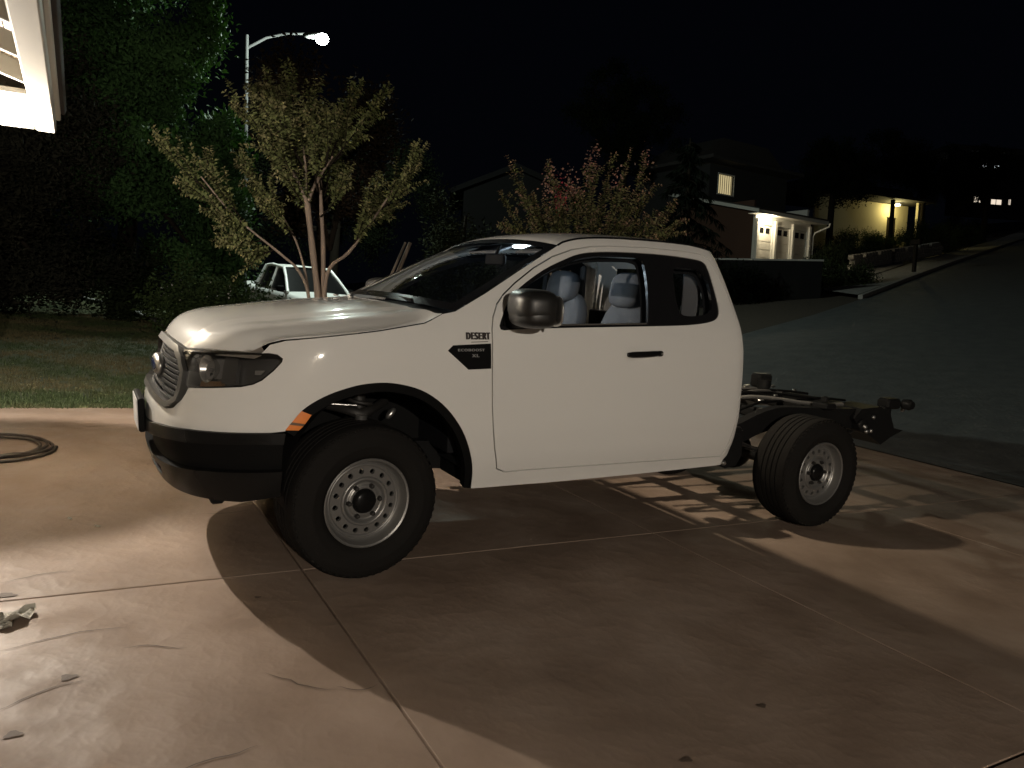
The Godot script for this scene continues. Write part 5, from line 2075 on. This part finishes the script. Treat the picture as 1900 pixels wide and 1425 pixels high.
func plants() -> void:
	# thin tree behind the hood: local x right, y up, z toward the camera side
	var R := Basis(Vector3(.965, 0, .263), Vector3.UP, Vector3(-.263, 0, .965))
	var base := gnd(1.71, -6.27)
	var y0 := 1.26 - base.y
	var t1 := thing("crape_myrtle", "slender multi-stemmed tree with olive leaves behind the hood", "tree", Transform3D(R, base))
	var P := func(x: float, y: float, z: float) -> Vector3: return Vector3(x * .94, (y if y < 1.0 else 1.0 + (y - 1.0) * .93) + y0, z)
	var stems := [
		[[P.call(0, -1.0, 0), P.call(0, 0, 0), P.call(-.09, .73, 0), P.call(-.19, 1.46, .05)], .05, .040],
		[[P.call(.06, -1.0, -.05), P.call(.06, 0, -.05), P.call(.05, .8, -.1), P.call(.015, 1.35, -.15), P.call(-.02, 1.9, -.2)], .042, .022],
		[[P.call(.04, -.9, .02), P.call(.07, .15, .03), P.call(.15, .58, .08), P.call(.41, .80, .15), P.call(.75, 1.30, .2), P.call(1.1, 1.85, .2)], .034, .014],
		[[P.call(-.05, -.9, .0), P.call(-.13, .1, .05), P.call(-.28, .5, .1), P.call(-.55, .73, .15), P.call(-1.17, 1.2, .1), P.call(-1.63, 1.73, .0)], .026, .010],
		[[P.call(-.14, .15, .05), P.call(-.20, .5, -.05), P.call(-.35, .95, -.2), P.call(-.6, 1.4, -.4)], .020, .010],
		[[P.call(-.19, 1.46, .05), P.call(-.32, 1.75, .1), P.call(-.6, 2.15, .2)], .030, .014],
		[[P.call(-.19, 1.46, .05), P.call(-.08, 1.75, .05), P.call(.15, 2.15, .1)], .030, .014],
		[[P.call(-.19, 1.46, .05), P.call(-.22, 1.95, .0), P.call(-.28, 2.4, -.1)], .022, .012],
	]
	var shoots := [
		[P.call(-1.4, 1.45, .05), P.call(-2.25, 2.36, .0)], [P.call(-1.2, 1.25, .1), P.call(-1.9, 1.65, -.2)], [P.call(-.9, 1.0, .1), P.call(-1.45, 1.15, .3)], [P.call(-.75, .9, .1), P.call(-1.2, .80, .2)], [P.call(-.6, .8, .1), P.call(-.95, .62, .3)],
		[P.call(-1.0, 1.1, .1), P.call(-1.55, 1.95, .25)],
		[P.call(-.5, 2.0, .2), P.call(-1.30, 2.86, .3)], [P.call(-.55, 2.1, .1), P.call(-1.05, 3.08, .0)], [P.call(-.4, 1.9, .2), P.call(-.72, 3.2, .35)],
		[P.call(-.28, 2.2, 0), P.call(-.42, 3.40, .1)], [P.call(-.2, 2.0, .0), P.call(-.12, 3.2, .2)], [P.call(-.1, 1.9, -.2), P.call(.12, 3.05, -.35)],
		[P.call(.0, 1.9, .05), P.call(.38, 3.16, .2)], [P.call(.12, 2.1, .1), P.call(.56, 3.28, .1)], [P.call(.1, 2.0, .1), P.call(.92, 3.24, .15)], [P.call(.12, 2.05, .0), P.call(.80, 2.92, -.1)], [P.call(0, 1.85, -.1), P.call(.42, 2.55, -.4)],
		[P.call(.95, 1.6, .2), P.call(1.46, 2.38, .2)], [P.call(.8, 1.4, .2), P.call(1.25, 1.9, .35)], [P.call(.6, 1.1, .18), P.call(.78, 1.85, .25)], [P.call(.45, .85, .15), P.call(.62, 1.32, .3)], [P.call(.7, 1.2, .2), P.call(.95, 1.45, .0)],
		[P.call(-.6, 1.4, -.4), P.call(-1.2, 2.2, -.7)], [P.call(-.5, 1.3, -.3), P.call(-.9, 1.7, -.5)], [P.call(-.3, 1.6, -.3), P.call(-.75, 2.4, -.5)], [P.call(-.35, 1.0, -.2), P.call(-.7, 1.3, .2)],
		[P.call(0, 1.5, -.2), P.call(.3, 2.1, -.6)], [P.call(-.1, 1.3, -.2), P.call(-.45, 1.75, .35)], [P.call(.0, 1.3, -.1), P.call(.3, 1.75, .3)], [P.call(-.28, 2.3, -.1), P.call(-.85, 2.75, -.4)], [P.call(.05, 2.0, .1), P.call(.2, 2.75, .45)],
		[P.call(-.35, 2.2, .1), P.call(-.65, 2.75, .5)], [P.call(-.25, 1.8, .1), P.call(-.7, 2.2, .45)],
	]
	rng.seed = 71
	for k in 14:
		var f := rng.randf_range(-.35, .25)
		shoots.append([P.call(f, rng.randf_range(1.6, 2.2), rng.randf_range(-.3, .3)), P.call(f * 2.6 + rng.randfn(0, .15), rng.randf_range(2.4, 3.1), rng.randf_range(-.6, .6))])
	shoot_tree(t1, stems, shoots, .080, .048, Color(.155, .18, .072), Color(.235, .235, .105), Color(.30, .26, .14), 18, 101, 1.4)
	# pink flowering shrub behind the cab roof
	var R2 := Basis(Vector3(.826, 0, .564), Vector3.UP, Vector3(-.564, 0, .826))
	var b2 := gnd(6.14, -6.4)
	var y2 := 2.38 - b2.y
	var t2 := thing("flowering_shrub", "tall upright shrub with pinkish flower spikes behind the cab roof", "shrub", Transform3D(R2, b2))
	var st2 := []
	var sh2 := []
	rng.seed = 17
	var tips := [[-.68, 1.73], [-.30, 1.42], [.04, 1.78], [.15, 1.50], [.42, 1.78], [.77, 1.88], [1.0, 1.78], [1.22, 1.36], [1.60, .92], [-1.18, 1.14], [-1.58, 1.20], [-1.36, 1.62], [-.95, 1.10], [-.52, 1.24], [-.10, 1.15], [.28, 1.05], [.62, 1.2], [.9, 1.25], [1.3, .75], [-1.05, .75], [-.7, .85], [-.35, .8], [.05, .75], [.45, .75], [.85, .8], [-1.5, .55], [1.55, .45], [1.1, .45], [1.3, .30], [-1.3, .18], [-.9, .45], [-.5, .45], [.2, .4], [.7, .45], [0, .3], [1.65, .62]]
	for q in tips:
		var x: float = q[0]
		var y: float = q[1]
		var z := rng.randf_range(-.6, .6)
		sh2.append([P.call(x * .45, -.15 + y * .12 + (y2 - y0), z * .5), P.call(x, y + (y2 - y0), z)])
	for k in 7:
		var x := -.75 + k * .25
		st2.append([[Vector3(x * .15, 0, 0), Vector3(x * .5, y2 * .6, .1 * (k % 3 - 1)), Vector3(x * .9, y2 + .2, .2 * (k % 3 - 1))], .035, .014])
	shoot_tree(t2, st2, sh2, .080, .042, Color(.14, .15, .06), Color(.24, .21, .11), Color(.40, .23, .17), 10, 202, 1.4)
	var fl := []
	var fc := []
	rng.seed = 33
	for q in [[-.62, 1.05, 60], [-.30, 1.10, 50], [.05, 1.25, 60], [-.40, .82, 75], [-.2, .95, 50], [.1, 1.55, 45], [-.55, 1.2, 30], [.5, 1.2, 35], [.95, 1.45, 25], [-1.0, .75, 25]]:
		for k in q[2]:
			fl.append(Transform3D(Basis.from_euler(Vector3(rng.randf() * 3, rng.randf() * TAU, rng.randf() * 3)).scaled(Vector3.ONE * rng.randf_range(.5, 1.0)), Vector3(q[0] + rng.randfn(0, .06), q[1] + y2 + rng.randfn(0, .13), .25 + rng.randfn(0, .10))))
			fc.append(Color(.34, .14, .12).lerp(Color(.42, .27, .21), rng.randf()) if q[2] < 70 else Color(.46, .07, .09))
	many("flowers", leaf_mesh(.05, .05), fl, fc, M.leaf, t2)
	# big leafy trees on the left, their right edge lit by the street lamp
	var sprayA := spray_mesh(26, .16, .13, .075, 5)
	var sprayB := spray_mesh(30, .17, .10, .05, 6)
	mass_tree("maple_tree", "big green leafy tree left of the street lamp pole", "tree", gnd(-.3, -14.6), 4.6, .22, [[Vector3(-.6, 5.6, 0), Vector3(1.6, 1.9, 1.4)], [Vector3(1.45, 6.6, .3), Vector3(.58, .55, .6)], [Vector3(1.35, 5.95, .2), Vector3(.6, .55, .6)], [Vector3(1.05, 5.3, .4), Vector3(.6, .5, .6)], [Vector3(.85, 4.6, .3), Vector3(.65, .55, .6)], [Vector3(1.85, 4.2, .3), Vector3(.45, .4, .5)], [Vector3(2.15, 3.65, .3), Vector3(.45, .4, .5)], [Vector3(2.0, 3.05, .4), Vector3(.62, .5, .6)], [Vector3(2.1, 2.3, .4), Vector3(.65, .55, .6)], [Vector3(1.0, 3.3, .4), Vector3(.9, .9, .8)], [Vector3(-.5, 3.3, .6), Vector3(1.4, 1.3, 1.2)], [Vector3(1.5, 1.3, .6), Vector3(.9, .8, .8)], [Vector3(.1, 7.5, 0), Vector3(1.1, .8, 1.0)]], 3000, sprayA, Color(.032, .068, .024), Color(.062, .13, .042), 301, "", "bark_dark", "leaf")
	mass_tree("broad_tree", "dark dense tree beside the house eave at the left edge", "tree", gnd(-3.3, -12.6), 4.0, .24, [[Vector3(.6, 5.2, 0), Vector3(1.9, 2.2, 1.6)], [Vector3(.9, 2.9, .5), Vector3(1.9, 1.5, 1.3)], [Vector3(-.9, 3.6, .3), Vector3(1.6, 2.2, 1.5)], [Vector3(1.4, 1.2, .5), Vector3(1.5, .9, .9)], [Vector3(-.8, 1.2, .7), Vector3(1.4, .9, .9)], [Vector3(.2, 7.6, 0), Vector3(1.7, 1.1, 1.4)]], 3400, sprayB, Color(.016, .017, .013), Color(.034, .033, .023), 302)
	mass_tree("hedge_shrub", "dark hedge of small leaves along the back of the lawn", "hedge", gnd(-2.4, -13.9), 0.0, 0.0, [[Vector3(-2.2, .9, 0), Vector3(1.8, 1.0, .8)], [Vector3(.5, .85, .2), Vector3(1.5, 1.0, .7)], [Vector3(1.9, .75, .3), Vector3(.9, .85, .6)]], 1500, sprayB, Color(.012, .018, .009), Color(.022, .03, .014), 303)
	mass_tree("plum_tree", "dim reddish tree rising behind the olive leaved tree", "tree", gnd(2.9, -10.2), 3.2, .10, [[Vector3(-.62, 4.0, 0), Vector3(.48, .8, .5)], [Vector3(-.8, 4.9, 0), Vector3(.42, .8, .45)], [Vector3(-.5, 3.0, .1), Vector3(.6, .7, .5)], [Vector3(.5, 4.2, 0), Vector3(.95, .8, .7)], [Vector3(.5, 3.4, 0), Vector3(.8, .7, .6)]], 520, sprayB, Color(.022, .017, .012), Color(.04, .028, .018), 304)
	mass_tree("weeping_birch", "dim loose tree with thin hanging twigs right of the tall street lamp", "tree", gnd(7.4, -13.6), 3.4, .07, [[Vector3(-.3, 3.0, 0), Vector3(1.0, .8, .8)], [Vector3(.3, 2.2, .2), Vector3(1.0, .9, .8)], [Vector3(-.9, 1.8, .2), Vector3(.8, .9, .7)]], 190, sprayB, Color(.016, .02, .012), Color(.03, .034, .018), 305, "", "bark_dark")
	var sb := thing("leaning_stems", "two pale leaning stems beside the dark far door mirror", "young tree", Transform3D(Basis(), gnd(3.75, -9.9)))
	for q in [[0.0, .28, .030], [.10, .40, .052]]:
		var s := MB.new()
		s.tube([Vector3(q[0], 0, q[0]), Vector3(q[0] + .18, 1.2, q[0] * .5), Vector3(q[0] + .62, 2.25, 0)], [q[2], q[2] * .9, q[2] * .7], 8)
		obj("stem", s, M.bark_pale, sb)
	mass_tree("rose_bush", "low bush with pale blossoms at the foot of the street lamp", "bush", gnd(1.6, -11.4), 0.0, 0.0, [[Vector3(-.9, .65, 0), Vector3(.8, .5, .6)], [Vector3(-.1, .6, -.2), Vector3(.8, .42, .6)]], 380, sprayB, Color(.03, .05, .02), Color(.06, .085, .03), 306)
	var rb := get_node("rose_bush")
	var bl := []
	var bc := []
	rng.seed = 8
	for k in 60:
		bl.append(Transform3D(Basis.from_euler(Vector3(rng.randf() * 3, rng.randf() * 6, rng.randf() * 3)).scaled(Vector3.ONE * rng.randf_range(.5, 1.0)), Vector3(rng.randf_range(-1.5, .6), rng.randf_range(.6, 1.15), rng.randf_range(.1, .6))))
		bc.append(Color(.5, .48, .44))
	many("blossoms", leaf_mesh(.05, .05), bl, bc, M.leaf, rb)
	# across the street
	conifer("drooping_conifer", "black drooping conifer in front of the lit garage house", gnd(19.7, -19.2), 6.3, 3.0, 401)
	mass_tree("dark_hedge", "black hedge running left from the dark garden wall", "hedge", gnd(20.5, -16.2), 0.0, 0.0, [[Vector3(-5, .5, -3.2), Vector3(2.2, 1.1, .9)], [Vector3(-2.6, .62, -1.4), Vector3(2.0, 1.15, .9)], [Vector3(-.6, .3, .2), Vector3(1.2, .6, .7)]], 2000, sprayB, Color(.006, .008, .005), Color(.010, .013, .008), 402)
	var shrubs := [
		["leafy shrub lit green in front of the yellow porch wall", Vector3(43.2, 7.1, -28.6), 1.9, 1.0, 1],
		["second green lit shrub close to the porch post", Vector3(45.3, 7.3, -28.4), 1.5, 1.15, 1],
		["dark low shrub above the pale stone retaining wall", Vector3(36.5, 5.6, -24.2), 1.8, .9, 0],
		["dark round shrub right of the porch at the roadside", Vector3(46.5, 6.9, -26.0), 2.0, 1.1, 0],
		["dark shrub beside the garage downspout", Vector3(33.6, 4.9, -23.6), 1.2, .9, 0],
		["dim shrub on the verge near the top of the street", Vector3(58.0, 9.2, -31.5), 2.2, 1.0, 0],
		["rounded dark bush below the far bright windows", Vector3(66.0, 11.0, -35.5), 2.6, 1.6, 0],
		["small dark plants in the bed beside the pale driveway corner", Vector3(24.6, 3.0, -15.9), 1.4, .5, 0],
	]
	for q in shrubs:
		var g: Vector3 = gnd(q[1].x, q[1].z)
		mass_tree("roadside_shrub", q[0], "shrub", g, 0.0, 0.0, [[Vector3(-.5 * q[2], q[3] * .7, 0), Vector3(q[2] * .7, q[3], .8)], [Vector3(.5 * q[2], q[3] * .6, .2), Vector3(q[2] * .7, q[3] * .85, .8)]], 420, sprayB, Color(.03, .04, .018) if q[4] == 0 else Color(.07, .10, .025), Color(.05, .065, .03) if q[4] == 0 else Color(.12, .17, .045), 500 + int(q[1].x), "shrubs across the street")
	var trees := [
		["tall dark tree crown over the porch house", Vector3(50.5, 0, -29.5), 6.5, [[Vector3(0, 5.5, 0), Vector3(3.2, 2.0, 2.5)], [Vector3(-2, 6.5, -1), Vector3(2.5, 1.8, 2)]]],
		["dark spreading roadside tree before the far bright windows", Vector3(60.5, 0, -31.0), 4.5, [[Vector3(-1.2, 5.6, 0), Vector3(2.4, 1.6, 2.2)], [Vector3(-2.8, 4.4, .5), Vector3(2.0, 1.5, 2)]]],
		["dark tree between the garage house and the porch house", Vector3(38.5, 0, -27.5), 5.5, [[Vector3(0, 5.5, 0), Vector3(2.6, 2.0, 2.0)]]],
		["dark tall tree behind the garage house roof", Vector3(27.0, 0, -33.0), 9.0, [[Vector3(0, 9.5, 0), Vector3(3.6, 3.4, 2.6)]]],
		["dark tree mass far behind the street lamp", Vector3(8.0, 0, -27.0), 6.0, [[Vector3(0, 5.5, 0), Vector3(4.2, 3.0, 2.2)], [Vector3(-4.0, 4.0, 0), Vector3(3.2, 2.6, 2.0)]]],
	]
	for q in trees:
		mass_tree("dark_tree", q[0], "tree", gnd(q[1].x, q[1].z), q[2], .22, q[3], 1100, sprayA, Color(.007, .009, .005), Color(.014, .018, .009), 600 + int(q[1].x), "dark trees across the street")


func small_things() -> void:
	# garden hose coiled at the left edge
	var hs := thing("garden_hose", "dark coiled garden hose lying on the driveway at the left edge", "hose", Transform3D(TB, Vector3.ZERO))
	var pts := []
	for k in 90:
		var a := k / 89.0 * TAU * 3.2
		var r := .40 + .035 * sin(a * .37 + 1.0) - .018 * (k / 30.0)
		pts.append(Vector3(-1.74 + cos(a) * r * .95 + .03 * sin(a * .31), .013 + .011 * (k / 30), -2.22 + sin(a) * r * 1.02))
	pts.append(Vector3(-2.3, .012, -1.7))
	var hm := MB.new()
	hm.tube(pts, [.0115], 8)
	obj("hose_pipe", hm, M.hose_green, hs)
	# crumpled dry leaf litter
	rng.seed = 12
	var lf := [["curled dry grey leaf lying at the left edge of the concrete", Vector3(-1.40, .0, .86), .085], ["second curled dry leaf tucked against the larger one at the left edge", Vector3(-1.47, .0, .93), .06], ["small pale leaf fragment left of the front bumper", Vector3(-1.23, 0, -.42), .018], ["pale leaf fragment nearest the bumper on the dark concrete", Vector3(-1.10, 0, -.25), .018]]
	for q in lf:
		var rows := []
		for i in 8:
			var row := PackedVector3Array()
			var u := i / 7.0
			for j in 9:
				var v := j / 8.0 * 2.0 - 1.0
				var w: float = q[2] * .62 * sin(PI * clampf(u, .02, .98)) * (1.0 + .25 * sin(u * 17.0))
				row.append(Vector3((u - .5) * q[2] * 2.0, q[2] * (.10 + .30 * absf(v) * (.5 + .5 * sin(u * 7.0)) + .12 * sin(v * 6.0 + u * 9.0)), v * w))
			rows.append(row)
		var mb := MB.new()
		mb.grid(rows, Vector3(0, -1, 0))
		var o := obj("dry_leaf", mb, M.dry_leaf, null, Transform3D(TB * Basis(Vector3.UP, rng.randf() * 2.0 - 1.0), TB * (q[1] + Vector3(0, .003, 0))))
		tag(o, q[0], "leaf", "dry leaves on the driveway")
